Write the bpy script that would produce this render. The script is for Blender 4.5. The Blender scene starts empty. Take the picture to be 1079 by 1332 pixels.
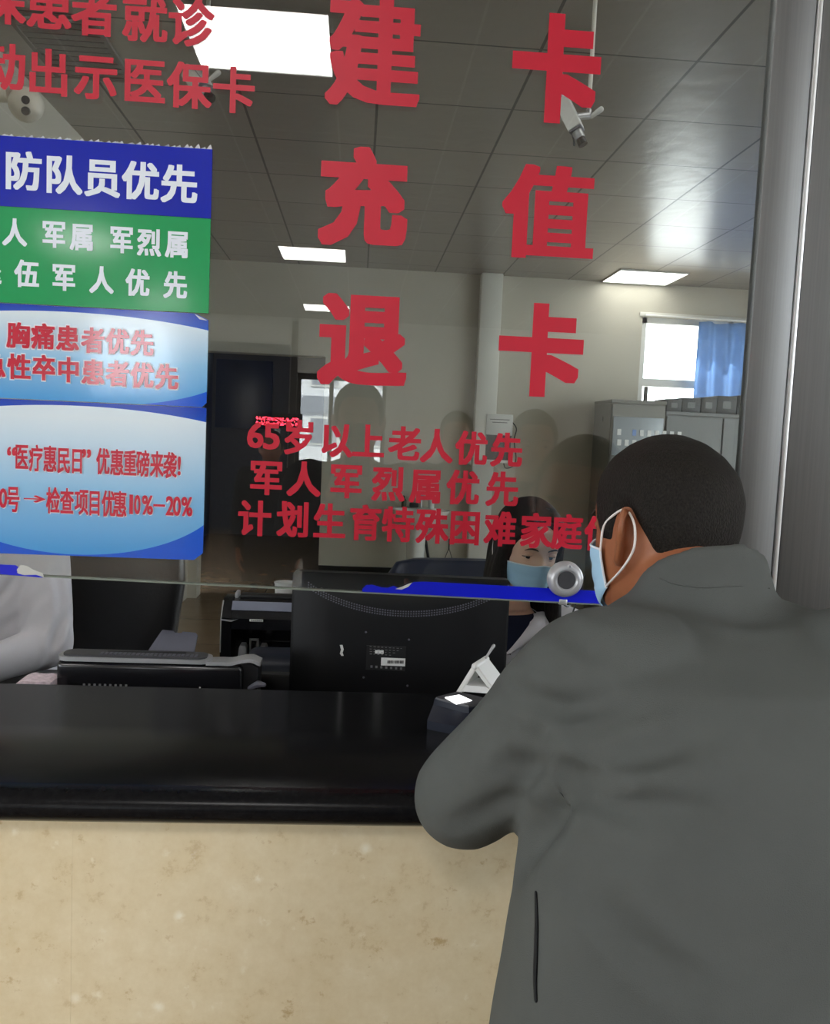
import bpy, bmesh, math, random
import numpy as np
from mathutils import Vector, Matrix, Quaternion
from mathutils.bvhtree import BVHTree

random.seed(7)
rng = np.random.default_rng(7)
S = bpy.context.scene
COL = S.collection
PI = math.pi

# ------------------------------------------------------------------ camera
FPX, CX, CY = 1140.0, 539.5, 666.0
CAM = Vector((0.0, -1.25, 1.5))
_dz = Vector((-74.0, -102.0, FPX)).normalized()
_dn = Vector((-0.0445, 1.0, 0.0))
_dn.z = -(_dn.x * _dz.x + _dn.y * _dz.y) / _dz.z
_dn.normalize()
_dx = _dn.cross(_dz)
RM = Matrix((_dx, _dz, -_dn))                     # world = RM @ (right, down, forward)


def ray(px, py):
    return RM @ Vector((px - CX, py - CY, FPX))


def at(px, py, Y):                                # the point of the place seen at a pixel, on the plane y = Y
    v = ray(px, py)
    return CAM + v * ((Y - CAM.y) / v.y)


cam_d = bpy.data.cameras.new('camera')
cam = bpy.data.objects.new('camera', cam_d)
COL.objects.link(cam)
r_, d_, f_ = RM @ Vector((1, 0, 0)), RM @ Vector((0, 1, 0)), RM @ Vector((0, 0, 1))
cam.matrix_world = Matrix(((r_.x, -d_.x, -f_.x, CAM.x), (r_.y, -d_.y, -f_.y, CAM.y), (r_.z, -d_.z, -f_.z, CAM.z), (0, 0, 0, 1)))
cam_d.sensor_fit = 'VERTICAL'
cam_d.sensor_height = 36.0
cam_d.lens = 36.0 * FPX / 1332.0
cam_d.clip_start = 0.02
S.camera = cam

# ------------------------------------------------------------------ light and exposure
S.view_settings.view_transform = 'Standard'
S.view_settings.look = 'None'
S.view_settings.gamma = 1.0
S.view_settings.exposure = 0.18
SKY = 7.0
PANEL = 16.0
ROOM_PANEL = 5.0
SUN = 24.0
S.cycles.use_denoising = True
S.cycles.max_bounces = 8
S.cycles.transparent_max_bounces = 12
S.cycles.sample_clamp_indirect = 6.0
S.cycles.caustics_reflective = False
S.cycles.caustics_refractive = False

W = bpy.data.worlds.new('daylight')
S.world = W
W.use_nodes = True
_bg = W.node_tree.nodes['Background']
_bg.inputs[0].default_value = (0.90, 0.95, 1.0, 1)
_bg.inputs[1].default_value = SKY
sun_d = bpy.data.lights.new('sun', 'SUN')
sun_d.energy = SUN
sun_d.angle = math.radians(1.0)
sun_d.color = (1.0, 0.96, 0.9)
sun = bpy.data.objects.new('sun', sun_d)
COL.objects.link(sun)
sun.rotation_euler = Vector((0.25, -0.55, -0.80)).to_track_quat('-Z', 'Y').to_euler()


# ------------------------------------------------------------------ materials
def srgb(r, g, b):
    return tuple(((c / 255.0) / 12.92 if c / 255.0 <= 0.04045 else ((c / 255.0 + 0.055) / 1.055) ** 2.4) for c in (r, g, b))


class NT:
    def __init__(self, name):
        self.m = bpy.data.materials.new(name)
        self.m.use_nodes = True
        self.t = self.m.node_tree
        self.p = self.t.nodes['Principled BSDF']
        self.out = self.t.nodes['Material Output']

    def n(self, kind, **kw):
        nd = self.t.nodes.new(kind)
        for k, v in kw.items():
            if k.startswith('i_'):
                key = k[2:]
                nd.inputs[int(key) if key.isdigit() else key.replace('_', ' ')].default_value = v
            else:
                setattr(nd, k, v)
        return nd

    def l(self, a, b):
        self.t.links.new(a, b)

    def math(self, op, a, b=None):
        nd = self.t.nodes.new('ShaderNodeMath')
        nd.operation = op
        for i, x in enumerate((a, b)):
            if x is None:
                continue
            if hasattr(x, 'is_linked'):
                self.l(x, nd.inputs[i])
            else:
                nd.inputs[i].default_value = x
        return nd.outputs[0]

    def mix(self, fac, a, b):
        nd = self.t.nodes.new('ShaderNodeMix')
        nd.data_type = 'RGBA'
        for key, x in ((0, fac), (6, a), (7, b)):
            if hasattr(x, 'is_linked'):
                self.l(x, nd.inputs[key])
            else:
                nd.inputs[key].default_value = x if key == 0 else (*x[:3], 1)
        return nd.outputs[2]

    def coord(self, scale=(1, 1, 1), kind='Object'):
        tc = self.n('ShaderNodeTexCoord')
        mp = self.n('ShaderNodeMapping')
        mp.inputs['Scale'].default_value = scale
        self.l(tc.outputs[kind], mp.inputs[0])
        return mp.outputs[0]

    def noise(self, vec, scale, detail=3, rough=0.5):
        nd = self.n('ShaderNodeTexNoise')
        nd.inputs['Scale'].default_value = scale
        nd.inputs['Detail'].default_value = detail
        nd.inputs['Roughness'].default_value = rough
        self.l(vec, nd.inputs['Vector'])
        return nd.outputs['Fac']

    def ramp(self, fac, stops):
        nd = self.n('ShaderNodeValToRGB')
        el = nd.color_ramp.elements
        while len(el) < len(stops):
            el.new(0.5)
        for e, (p, c) in zip(el, stops):
            e.position = p
            e.color = (*c[:3], 1)
        self.l(fac, nd.inputs[0])
        return nd.outputs[0]

    def bump(self, h, strength=0.2, dist=0.01):
        nd = self.n('ShaderNodeBump')
        nd.inputs['Strength'].default_value = strength
        nd.inputs['Distance'].default_value = dist
        self.l(h, nd.inputs['Height'])
        self.l(nd.outputs[0], self.p.inputs['Normal'])

    def base(self, c):
        if hasattr(c, 'is_linked'):
            self.l(c, self.p.inputs['Base Color'])
        else:
            self.p.inputs['Base Color'].default_value = (*c[:3], 1)


def mat(name, col, rough=0.5, metal=0.0, spec=0.5, var=0.06, scale=25.0, bump=0.0, bscale=None):
    """plain surface with a little procedural unevenness"""
    t = NT(name)
    v = t.coord()
    n = t.noise(v, scale, 3)
    a = tuple(c * (1 - var) for c in col)
    b = tuple(min(1, c * (1 + var)) for c in col)
    t.base(t.ramp(n, [(0.3, a), (0.7, b)]))
    t.p.inputs['Roughness'].default_value = rough
    t.p.inputs['Metallic'].default_value = metal
    t.p.inputs['Specular IOR Level'].default_value = spec
    if bump:
        t.bump(t.noise(v, bscale or scale * 4, 2), bump, 0.004)
    return t.m


def emis(name, col, strength):
    t = NT(name)
    t.p.inputs['Base Color'].default_value = (0.8, 0.8, 0.8, 1)
    t.p.inputs['Emission Color'].default_value = (*col, 1)
    t.p.inputs['Emission Strength'].default_value = strength
    return t.m


def glass_mat(name, tint=(0.93, 0.96, 0.95), ior=1.5, boost=1.0):
    t = NT(name)
    t.t.nodes.remove(t.p)
    ge = t.n('ShaderNodeNewGeometry')
    dt = t.n('ShaderNodeVectorMath', operation='DOT_PRODUCT')
    t.l(ge.outputs['Incoming'], dt.inputs[0])
    t.l(ge.outputs['Normal'], dt.inputs[1])
    c = t.math('ABSOLUTE', dt.outputs['Value'])
    r0 = ((ior - 1) / (ior + 1)) ** 2
    fac = t.math('MULTIPLY', t.math('ADD', t.math('MULTIPLY', t.math('POWER', t.math('SUBTRACT', 1.0, c), 5.0), 1 - r0), r0), boost)
    tr = t.n('ShaderNodeBsdfTransparent')
    tr.inputs[0].default_value = (*tint, 1)
    gl = t.n('ShaderNodeBsdfGlossy')
    gl.inputs['Roughness'].default_value = 0.0
    mx = t.n('ShaderNodeMixShader')
    t.l(fac, mx.inputs[0])
    t.l(tr.outputs[0], mx.inputs[1])
    t.l(gl.outputs[0], mx.inputs[2])
    t.l(mx.outputs[0], t.out.inputs[0])
    return t.m


def ceiling_mat(name, tx, ty, ox, oy, col, line, metal=0.0, rough=0.4):
    t = NT(name)
    tc = t.n('ShaderNodeTexCoord')
    sp = t.n('ShaderNodeSeparateXYZ')
    t.l(tc.outputs['Object'], sp.inputs[0])
    fx = t.math('FRACT', t.math('DIVIDE', t.math('SUBTRACT', sp.outputs[0], ox - 50 * tx), tx))
    fy = t.math('FRACT', t.math('DIVIDE', t.math('SUBTRACT', sp.outputs[1], oy - 50 * ty), ty))
    ex = t.math('MINIMUM', fx, t.math('SUBTRACT', 1.0, fx))
    ey = t.math('MINIMUM', fy, t.math('SUBTRACT', 1.0, fy))
    gx = t.math('LESS_THAN', ex, 0.010)
    gy = t.math('LESS_THAN', ey, 0.008)
    g = t.math('MAXIMUM', gx, gy)
    # every tile a slightly different grey, embossed weave inside the tile
    ix = t.math('FLOOR', t.math('DIVIDE', t.math('SUBTRACT', sp.outputs[0], ox - 50 * tx), tx))
    iy = t.math('FLOOR', t.math('DIVIDE', t.math('SUBTRACT', sp.outputs[1], oy - 50 * ty), ty))
    cb = t.n('ShaderNodeCombineXYZ')
    t.l(ix, cb.inputs[0])
    t.l(iy, cb.inputs[1])
    wn = t.n('ShaderNodeTexWhiteNoise')
    t.l(cb.outputs[0], wn.inputs['Vector'])
    c1 = t.mix(wn.outputs['Value'], tuple(c * 0.94 for c in col), tuple(c * 1.04 for c in col))
    t.base(t.mix(g, c1, line))
    t.p.inputs['Roughness'].default_value = rough
    t.p.inputs['Metallic'].default_value = metal
    wv = t.n('ShaderNodeTexChecker')
    wv.inputs['Scale'].default_value = 16.0
    t.l(tc.outputs['Object'], wv.inputs['Vector'])
    nz = t.noise(tc.outputs['Object'], 9.0, 2)
    h = t.math('ADD', t.math('MULTIPLY', wv.outputs['Fac'], 0.25), nz)
    h2 = t.math('SUBTRACT', h, t.math('MULTIPLY', g, 3.0))
    t.bump(h2, 0.40, 0.006)
    return t.m


def stone_mat():
    t = NT('cream marble')
    v = t.coord()
    n1 = t.noise(v, 3.2, 6, 0.62)
    n2 = t.noise(v, 34.0, 6, 0.7)
    vo = t.n('ShaderNodeTexVoronoi')
    vo.inputs['Scale'].default_value = 34.0
    t.l(v, vo.inputs['Vector'])
    a = t.ramp(n1, [(0.30, srgb(214, 198, 160)), (0.52, srgb(226, 212, 178)), (0.72, srgb(232, 221, 192))])
    b = t.ramp(n2, [(0.30, srgb(186, 158, 112)), (0.40, srgb(216, 198, 160)), (0.64, srgb(228, 214, 182)), (0.78, srgb(240, 232, 212))])
    c = t.mix(0.55, a, b)
    vk = t.ramp(vo.outputs['Distance'], [(0.0, (1, 1, 1)), (0.16, (0.5, 0.5, 0.5)), (0.3, (0, 0, 0))])
    chips = t.math('MULTIPLY', t.ramp(t.noise(v, 19.0, 5, 0.66), [(0.55, (0, 0, 0)), (0.62, (1, 1, 1))]), vk)
    c2 = t.mix(chips, c, srgb(244, 238, 220))
    fl = t.ramp(t.noise(v, 27.0, 6, 0.72), [(0.60, (0, 0, 0)), (0.70, (0.8, 0.8, 0.8))])
    t.base(t.mix(fl, c2, srgb(184, 154, 106)))
    t.p.inputs['Roughness'].default_value = 0.22
    return t.m


def granite_mat():
    t = NT('black granite')
    v = t.coord()
    n = t.noise(v, 160.0, 4, 0.7)
    t.base(t.ramp(n, [(0.35, (0.004, 0.004, 0.005)), (0.62, (0.008, 0.008, 0.009)), (0.78, (0.016, 0.016, 0.016))]))
    t.p.inputs['Roughness'].default_value = 0.22
    t.p.inputs['Specular IOR Level'].default_value = 0.13
    return t.m


def fabric_mat(name, col, rough=0.85, weave=900.0, var=0.08, sheen=0.0, bump=0.25):
    t = NT(name)
    v = t.coord()
    n = t.noise(v, 14.0, 4)
    a = tuple(c * (1 - var) for c in col)
    b = tuple(min(1, c * (1 + var)) for c in col)
    t.base(t.ramp(n, [(0.3, a), (0.7, b)]))
    t.p.inputs['Roughness'].default_value = rough
    t.p.inputs['Specular IOR Level'].default_value = 0.2
    if sheen:
        t.p.inputs['Sheen Weight'].default_value = sheen
    h = t.math('ADD', t.noise(v, weave, 1), t.math('MULTIPLY', t.noise(v, 30.0, 3), 1.6))
    t.bump(h, bump, 0.002)
    return t.m


def hair_mat(name, col, sz=0.16, sc=420.0):
    t = NT(name)
    v = t.coord((1, 1, sz))
    n = t.noise(v, sc, 3)
    t.base(t.ramp(n, [(0.3, tuple(c * 0.5 for c in col)), (0.75, tuple(c * 1.7 for c in col))]))
    t.p.inputs['Roughness'].default_value = 0.62
    t.p.inputs['Specular IOR Level'].default_value = 0.16
    t.bump(n, 0.6, 0.004)
    return t.m


def skin_mat(name, col, col2):
    t = NT(name)
    v = t.coord()
    n = t.noise(v, 18.0, 4)
    t.base(t.ramp(n, [(0.3, col), (0.7, col2)]))
    t.p.inputs['Roughness'].default_value = 0.5
    t.p.inputs['Subsurface Weight'].default_value = 0.12
    t.p.inputs['Subsurface Radius'].default_value = (0.012, 0.005, 0.003)
    t.bump(t.noise(v, 240.0, 2), 0.08, 0.002)
    return t.m


def steel_mat():
    t = NT('brushed stainless steel')
    v = t.coord((60, 60, 0.8))
    n = t.noise(v, 6.0, 3)
    t.base(t.ramp(n, [(0.3, (0.175, 0.18, 0.18)), (0.7, (0.20, 0.205, 0.205))]))
    t.p.inputs['Metallic'].default_value = 1.0
    t.l(t.math('ADD', t.math('MULTIPLY', n, 0.06), 0.44), t.p.inputs['Roughness'])
    t.bump(n, 0.05, 0.002)
    return t.m


def floor_mat():
    t = NT('brown floor tile')
    v = t.coord()
    br = t.n('ShaderNodeTexBrick')
    br.offset = 0.0
    br.inputs['Scale'].default_value = 1.0
    br.inputs['Brick Width'].default_value = 0.8
    br.inputs['Row Height'].default_value = 0.8
    br.inputs['Mortar Size'].default_value = 0.004
    br.inputs['Color1'].default_value = (*srgb(132, 112, 88), 1)
    br.inputs['Color2'].default_value = (*srgb(124, 105, 84), 1)
    br.inputs['Mortar'].default_value = (*srgb(80, 70, 58), 1)
    t.l(v, br.inputs['Vector'])
    n = t.noise(v, 5.0, 5)
    t.base(t.mix(0.25, br.outputs['Color'], t.ramp(n, [(0.3, srgb(110, 92, 72)), (0.7, srgb(150, 130, 104))])))
    t.p.inputs['Roughness'].default_value = 0.25
    return t.m


def notice_mat(name, cx, ztop, zc, zbot, atop, abot, bt, bb):
    """printed light blue card: pale oval fading to mid blue, deep blue corners (the card's own print)"""
    t = NT(name)
    tc = t.n('ShaderNodeTexCoord')
    sp = t.n('ShaderNodeSeparateXYZ')
    t.l(tc.outputs['Object'], sp.inputs[0])
    dx = t.math('SUBTRACT', sp.outputs[0], cx)
    dz = t.math('SUBTRACT', sp.outputs[2], zc)
    up = t.math('GREATER_THAN', dz, 0.0)
    a = t.math('ADD', t.math('MULTIPLY', up, atop - abot), abot)
    b = t.math('ADD', t.math('MULTIPLY', up, bt - bb), bb)
    ux = t.math('DIVIDE', dx, a)
    uz = t.math('DIVIDE', dz, b)
    rr = t.math('ADD', t.math('MULTIPLY', ux, ux), t.math('MULTIPLY', uz, uz))
    ins = t.math('LESS_THAN', rr, 1.0)
    v = t.math('DIVIDE', t.math('SUBTRACT', sp.outputs[2], zbot), ztop - zbot)
    pale = t.ramp(v, [(0.0, srgb(62, 150, 214)), (0.45, srgb(140, 190, 226)), (0.9, srgb(214, 228, 236))])
    deep = t.ramp(v, [(0.0, srgb(20, 86, 206)), (0.8, srgb(28, 92, 198)), (1.0, srgb(14, 60, 176))])
    t.base(t.mix(ins, deep, pale))
    t.p.inputs['Roughness'].default_value = 0.085
    t.p.inputs['Specular IOR Level'].default_value = 0.95
    t.bump(t.noise(tc.outputs['Object'], 60.0, 3), 0.05, 0.0010)
    return t.m


M = {}
M['wall'] = mat('painted plaster', srgb(186, 181, 166), 0.7, var=0.02, scale=3, bump=0.05, bscale=60)
M['hallwall'] = mat('hall plaster', srgb(214, 212, 204), 0.7, var=0.02, scale=3)
M['pier'] = mat('white paint', srgb(214, 213, 204), 0.5, var=0.02, scale=3)
M['ceil'] = ceiling_mat('grey metal ceiling tiles', 0.583, 0.594, 0.027, 2.04, srgb(150, 145, 137), srgb(48, 46, 44), 0.55, 0.30)
M['hallceil'] = ceiling_mat('white ceiling tiles', 0.6, 0.6, -0.17, -6.8, srgb(196, 194, 190), srgb(238, 238, 236), 0.0, 0.5)
M['floor'] = floor_mat()
M['black_base'] = mat('black skirting', (0.006, 0.006, 0.006), 0.35)
M['stone'] = stone_mat()
M['granite'] = granite_mat()
M['glass'] = glass_mat('partition glass', (0.94, 0.955, 0.945), 1.5, 1.75)
M['glass_edge'] = mat('greenish glass edge', srgb(120, 128, 118), 0.3)
M['steel'] = steel_mat()
M['steel_light'] = mat('polished steel seam', srgb(196, 198, 198), 0.35, 0.7)
M['red'] = mat('red vinyl', srgb(184, 14, 44), 0.4, var=0.03)
M['redprint'] = mat('red print', srgb(190, 22, 54), 0.09, spec=0.95, var=0.02)
M['blue'] = mat('blue card', srgb(14, 34, 166), 0.14, var=0.02)
M['green'] = mat('green card', srgb(34, 150, 88), 0.10, var=0.02)
M['whiteprint'] = mat('white print', srgb(222, 230, 240), 0.25, var=0.02)
M['cardedge'] = mat('frayed foam card edge', srgb(196, 200, 204), 0.8)
M['bluetape'] = mat('blue tape', srgb(10, 24, 196), 0.35, var=0.03)
M['tapeback'] = mat('torn tape backing', srgb(190, 190, 184), 0.7)
M['blackplastic'] = mat('black plastic', (0.007, 0.007, 0.008), 0.45, spec=0.3, bump=0.06, bscale=800)
M['blackgloss'] = mat('glossy black plastic', (0.008, 0.008, 0.010), 0.18)
M['greyplastic'] = mat('dark grey plastic', (0.045, 0.045, 0.050), 0.5)
M['midgrey'] = mat('mid grey plastic', (0.11, 0.11, 0.14), 0.5)
M['silver'] = mat('silver plastic', srgb(170, 170, 172), 0.35, 0.35)
M['bluegrey'] = mat('blue grey plastic', srgb(112, 116, 134), 0.4, 0.2)
M['whiteplastic'] = mat('white plastic', srgb(216, 216, 212), 0.4, var=0.02)
M['navyplastic'] = mat('dark navy plastic', (0.006, 0.009, 0.019), 0.45, spec=0.25)
M['label'] = mat('white paper label', srgb(224, 224, 222), 0.6, var=0.02)
M['ink'] = mat('black ink', (0.02, 0.02, 0.02), 0.6)
M['greyink'] = mat('grey ink', (0.2, 0.2, 0.2), 0.6)
M['screen'] = emis('lit scanner window', (1.0, 1.0, 1.0), 1.6)
M['panel'] = emis('lit ceiling diffuser', (1.0, 0.985, 0.96), PANEL)
M['roompanel'] = emis('lit room diffuser', (1.0, 0.985, 0.96), ROOM_PANEL)
M['led'] = emis('red led', (1.0, 0.02, 0.05), 22.0)
M['lampdot'] = emis('small white lamp', (1.0, 0.97, 0.9), 40.0)
M['frame'] = mat('white window frame', srgb(226, 226, 222), 0.4, var=0.02)
M['darkframe'] = mat('dark metal frame', srgb(62, 60, 58), 0.4, 0.3)
def curtain_mat():
    m = fabric_mat('thin blue curtain', srgb(128, 156, 190), 0.9, 500)
    t = m.node_tree
    tr = t.nodes.new('ShaderNodeBsdfTranslucent')
    tr.inputs[0].default_value = (*srgb(128, 160, 204), 1)
    mx = t.nodes.new('ShaderNodeMixShader')
    mx.inputs[0].default_value = 0.35
    t.links.new(t.nodes['Principled BSDF'].outputs[0], mx.inputs[1])
    t.links.new(tr.outputs[0], mx.inputs[2])
    t.links.new(mx.outputs[0], t.nodes['Material Output'].inputs[0])
    return m


M['curtain'] = curtain_mat()
M['navyboard'] = mat('dark navy board', srgb(22, 34, 60), 0.4)
M['cabinet'] = mat('grey painted steel', srgb(122, 120, 114), 0.4, var=0.03)
M['cabinet2'] = mat('darker grey painted steel', srgb(104, 106, 106), 0.45, var=0.03)
M['paleblue'] = mat('pale blue grey panel', srgb(150, 158, 164), 0.3, var=0.03)
M['darkfile'] = mat('charcoal box file', srgb(60, 62, 64), 0.6)
M['ceramic'] = mat('white ceramic', srgb(222, 222, 216), 0.12, var=0.02)
M['jacket'] = fabric_mat('grey jacket cloth', srgb(84, 87, 85), 0.8, 1100, 0.05, 0.0, 0.3)
M['jacketdark'] = fabric_mat('dark zip tape', srgb(30, 31, 33), 0.7, 900)
M['trousers'] = fabric_mat('dark trousers', srgb(44, 46, 52), 0.85)
M['coat'] = fabric_mat('white coat cotton', srgb(212, 210, 216), 0.85, 900, 0.03, 0.0, 0.2)
M['coatseam'] = fabric_mat('coat seam', srgb(120, 120, 128), 0.85)
M['navycloth'] = fabric_mat('navy knit', srgb(30, 34, 54), 0.9)
M['blackcloth'] = fabric_mat('black coat cloth', srgb(22, 22, 26), 0.9)
M['skin'] = skin_mat('tan skin', srgb(140, 84, 54), srgb(160, 100, 66))
M['skinf'] = skin_mat('fair skin', srgb(214, 172, 146), srgb(226, 186, 162))
M['hair'] = hair_mat('short black hair', (0.012, 0.010, 0.008), 0.6, 520.0)
M['hairf'] = hair_mat('long black hair', (0.013, 0.010, 0.009))
M['brow'] = mat('brow hair', (0.03, 0.02, 0.016), 0.8)
M['eyewhite'] = mat('eye white', srgb(206, 196, 190), 0.25)
M['iris'] = mat('dark brown iris', (0.012, 0.007, 0.005), 0.15)
M['mask'] = fabric_mat('light blue surgical mask', srgb(176, 216, 242), 0.8, 700, 0.03)
M['maskedge'] = fabric_mat('white mask edge', srgb(226, 236, 244), 0.8, 700, 0.02)
M['strap'] = mat('white elastic', srgb(232, 228, 224), 0.8, var=0.02)
M['leather'] = mat('black leather', (0.012, 0.012, 0.014), 0.42, bump=0.15, bscale=140)
M['navyleather'] = mat('navy leather', srgb(28, 36, 58), 0.4, bump=0.15, bscale=140)
M['passage'] = mat('passage grey with gloom in colour', srgb(66, 66, 68), 0.6)  # gloom of the unlit passage put into its wall colour
M['desk'] = mat('dark desk laminate', srgb(50, 46, 44), 0.4)
M['cablegrey'] = mat('grey cable', srgb(70, 72, 76), 0.5)
M['cream'] = mat('cream plastic', srgb(196, 190, 176), 0.45)
M['vent'] = mat('grey vent', srgb(104, 102, 98), 0.5)
M['pinkfloral'] = mat('pink print paper', srgb(226, 206, 214), 0.7, var=0.2, scale=120)
M['facade'] = mat('pale facade', srgb(226, 228, 232), 0.8)
M['facadegrey'] = mat('grey facade band', srgb(150, 154, 162), 0.8)
M['ground'] = mat('grey paving', srgb(150, 150, 148), 0.9)
M['tag'] = mat('orange tag', srgb(190, 110, 60), 0.6)


# ------------------------------------------------------------------ mesh helpers
def wloc(o):
    v = Vector((0, 0, 0))
    while o is not None:
        v += o.location
        o = o.parent
    return v


def obj(name, bm, m, parent=None, sharp=35, smooth=True):
    """one mesh object; bm is in world coordinates"""
    bm.normal_update()
    off = wloc(parent) if parent is not None else Vector((0, 0, 0))
    if off.length:
        bmesh.ops.translate(bm, verts=bm.verts, vec=-off)
    me = bpy.data.meshes.new(name)
    bm.to_mesh(me)
    bm.free()
    for mm in (m if isinstance(m, (list, tuple)) else [m]):
        me.materials.append(mm)
    if smooth:
        me.polygons.foreach_set('use_smooth', [True] * len(me.polygons))
        me.set_sharp_from_angle(angle=math.radians(sharp))
    o = bpy.data.objects.new(name, me)
    COL.objects.link(o)
    if parent is not None:
        o.parent = parent
    return o


def thing(name, label, cat, loc=(0, 0, 0), group=None):
    o = bpy.data.objects.new(name, None)
    o.empty_display_size = 0.1
    COL.objects.link(o)
    o.location = loc
    return tag(o, label, cat, group)


def tag(o, label, cat, group=None):
    o['label'] = label
    o['category'] = cat
    if group:
        o['group'] = group
    return o


def struct(name, bm, m, sharp=35):
    o = obj(name, bm, m, None, sharp)
    o['kind'] = 'structure'
    return o


def nb():
    return bmesh.new()


def box(bm, x0, x1, y0, y1, z0, z1, bev=0.0, seg=2, mtx=None, mi=0):
    r = bmesh.ops.create_cube(bm, size=1.0)
    vs = r['verts']
    for v in vs:
        v.co = Vector((x0 + (v.co.x + 0.5) * (x1 - x0), y0 + (v.co.y + 0.5) * (y1 - y0), z0 + (v.co.z + 0.5) * (z1 - z0)))
    fs = list({f for v in vs for f in v.link_faces})
    if bev > 0:
        es = list({e for v in vs for e in v.link_edges})
        rb = bmesh.ops.bevel(bm, geom=es, offset=bev, segments=seg, profile=0.5, affect='EDGES')
        vs = list({v for f in rb['faces'] for v in f.verts} | {v for v in vs if v.is_valid})
        fs = list({f for v in vs for f in v.link_faces})
    for f in fs:
        f.material_index = mi
    if mtx is not None:
        for v in vs:
            v.co = mtx @ v.co
    return vs


def bx(*a, **k):
    bm = nb()
    box(bm, *a, **k)
    return bm


def loft(bm, rings, cap=True, closed=True, mi=0):
    """rings: lists of Vectors, same count"""
    rs = [[bm.verts.new(p) for p in r] for r in rings]
    n = len(rs[0])
    for a, b in zip(rs, rs[1:]):
        for i in range(n if closed else n - 1):
            j = (i + 1) % n
            f = bm.faces.new((a[i], a[j], b[j], b[i]))
            f.material_index = mi
    if cap and closed:
        bm.faces.new(list(reversed(rs[0]))).material_index = mi
        bm.faces.new(rs[-1]).material_index = mi
    return [v for r in rs for v in r]


def ering(c, ax, ay, n=20, p=1.0):
    out = []
    for i in range(n):
        a = 2 * PI * i / n
        ca, sa = math.cos(a), math.sin(a)
        if p != 1.0:
            ca = math.copysign(abs(ca) ** p, ca)
            sa = math.copysign(abs(sa) ** p, sa)
        out.append(Vector(c) + ax * ca + ay * sa)
    return out


def smooth_path(pts, per=6):
    pts = [Vector(p) for p in pts]
    if len(pts) < 3:
        return pts
    out = []
    P = [pts[0] * 2 - pts[1]] + pts + [pts[-1] * 2 - pts[-2]]
    for i in range(1, len(P) - 2):
        p0, p1, p2, p3 = P[i - 1:i + 3]
        for k in range(per):
            t = k / per
            out.append(0.5 * ((2 * p1) + (p2 - p0) * t + (2 * p0 - 5 * p1 + 4 * p2 - p3) * t * t + (3 * p1 - p0 - 3 * p2 + p3) * t ** 3))
    out.append(pts[-1])
    return out


def tube(bm, pts, r, n=10, flat=1.0, up=None, round_end=False, mi=0):
    """tube along a path; r number or list (linearly resampled); flat squeezes the second axis"""
    pts = [Vector(p) for p in pts]
    m = len(pts)
    if not isinstance(r, (list, tuple)):
        rr = [r] * m
    else:
        rr = [float(np.interp(i / (m - 1), np.linspace(0, 1, len(r)), r)) for i in range(m)]
    if round_end:
        d0 = (pts[0] - pts[1]).normalized()
        d1 = (pts[-1] - pts[-2]).normalized()
        a, b = [], []
        for q in (0.95, 0.75, 0.4):
            a.append((pts[0] + d0 * rr[0] * q, rr[0] * math.sqrt(1 - q * q)))
            b.append((pts[-1] + d1 * rr[-1] * q, rr[-1] * math.sqrt(1 - q * q)))
        pts = [x[0] for x in a] + pts + [x[0] for x in reversed(b)]
        rr = [x[1] for x in a] + rr + [x[1] for x in reversed(b)]
        m = len(pts)
    tan = []
    for i in range(m):
        t = pts[min(i + 1, m - 1)] - pts[max(i - 1, 0)]
        tan.append(t.normalized() if t.length > 1e-9 else Vector((0, 0, 1)))
    u = Vector(up) if up is not None else (Vector((0, 0, 1)) if abs(tan[0].z) < 0.9 else Vector((1, 0, 0)))
    u = (u - tan[0] * u.dot(tan[0])).normalized()
    rings = []
    for i in range(m):
        if i:
            u = (u - tan[i] * u.dot(tan[i]))
            u = u.normalized() if u.length > 1e-6 else tan[i].orthogonal().normalized()
        w = tan[i].cross(u)
        rings.append(ering(pts[i], w * rr[i], u * rr[i] * flat, n))
    return loft(bm, rings, mi=mi)


def tb(*a, **k):
    bm = nb()
    tube(bm, *a, **k)
    return bm


def lathe(bm, prof, c, axis=Vector((0, 0, 1)), n=32, mi=0):
    axis = Vector(axis).normalized()
    u = axis.orthogonal().normalized()
    w = axis.cross(u)
    rings = [ering(Vector(c) + axis * h, u * max(r, 1e-4), w * max(r, 1e-4), n) for r, h in prof]
    return loft(bm, rings, mi=mi)


def lt(*a, **k):
    bm = nb()
    lathe(bm, *a, **k)
    return bm


def prism(bm, outline, dirv, mi=0):
    """outline: list of Vectors (a planar polygon), swept by dirv"""
    dirv = Vector(dirv)
    a = [bm.verts.new(Vector(p)) for p in outline]
    b = [bm.verts.new(Vector(p) + dirv) for p in outline]
    n = len(a)
    fs = [bm.faces.new(list(reversed(a))), bm.faces.new(b)]
    for i in range(n):
        j = (i + 1) % n
        fs.append(bm.faces.new((a[i], a[j], b[j], b[i])))
    for f in fs:
        f.material_index = mi
    bmesh.ops.recalc_face_normals(bm, faces=fs)
    return a + b


def pr(*a, **k):
    bm = nb()
    prism(bm, *a, **k)
    return bm


def ellipsoid(bm, c, r, rot=None, u=20, v=14):
    q = bmesh.ops.create_uvsphere(bm, u_segments=u, v_segments=v, radius=1.0)
    for w in q['verts']:
        p = Vector((w.co.x * r[0], w.co.y * r[1], w.co.z * r[2]))
        if rot is not None:
            p = rot @ p
        w.co = p + Vector(c)
    return q['verts']


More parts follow.
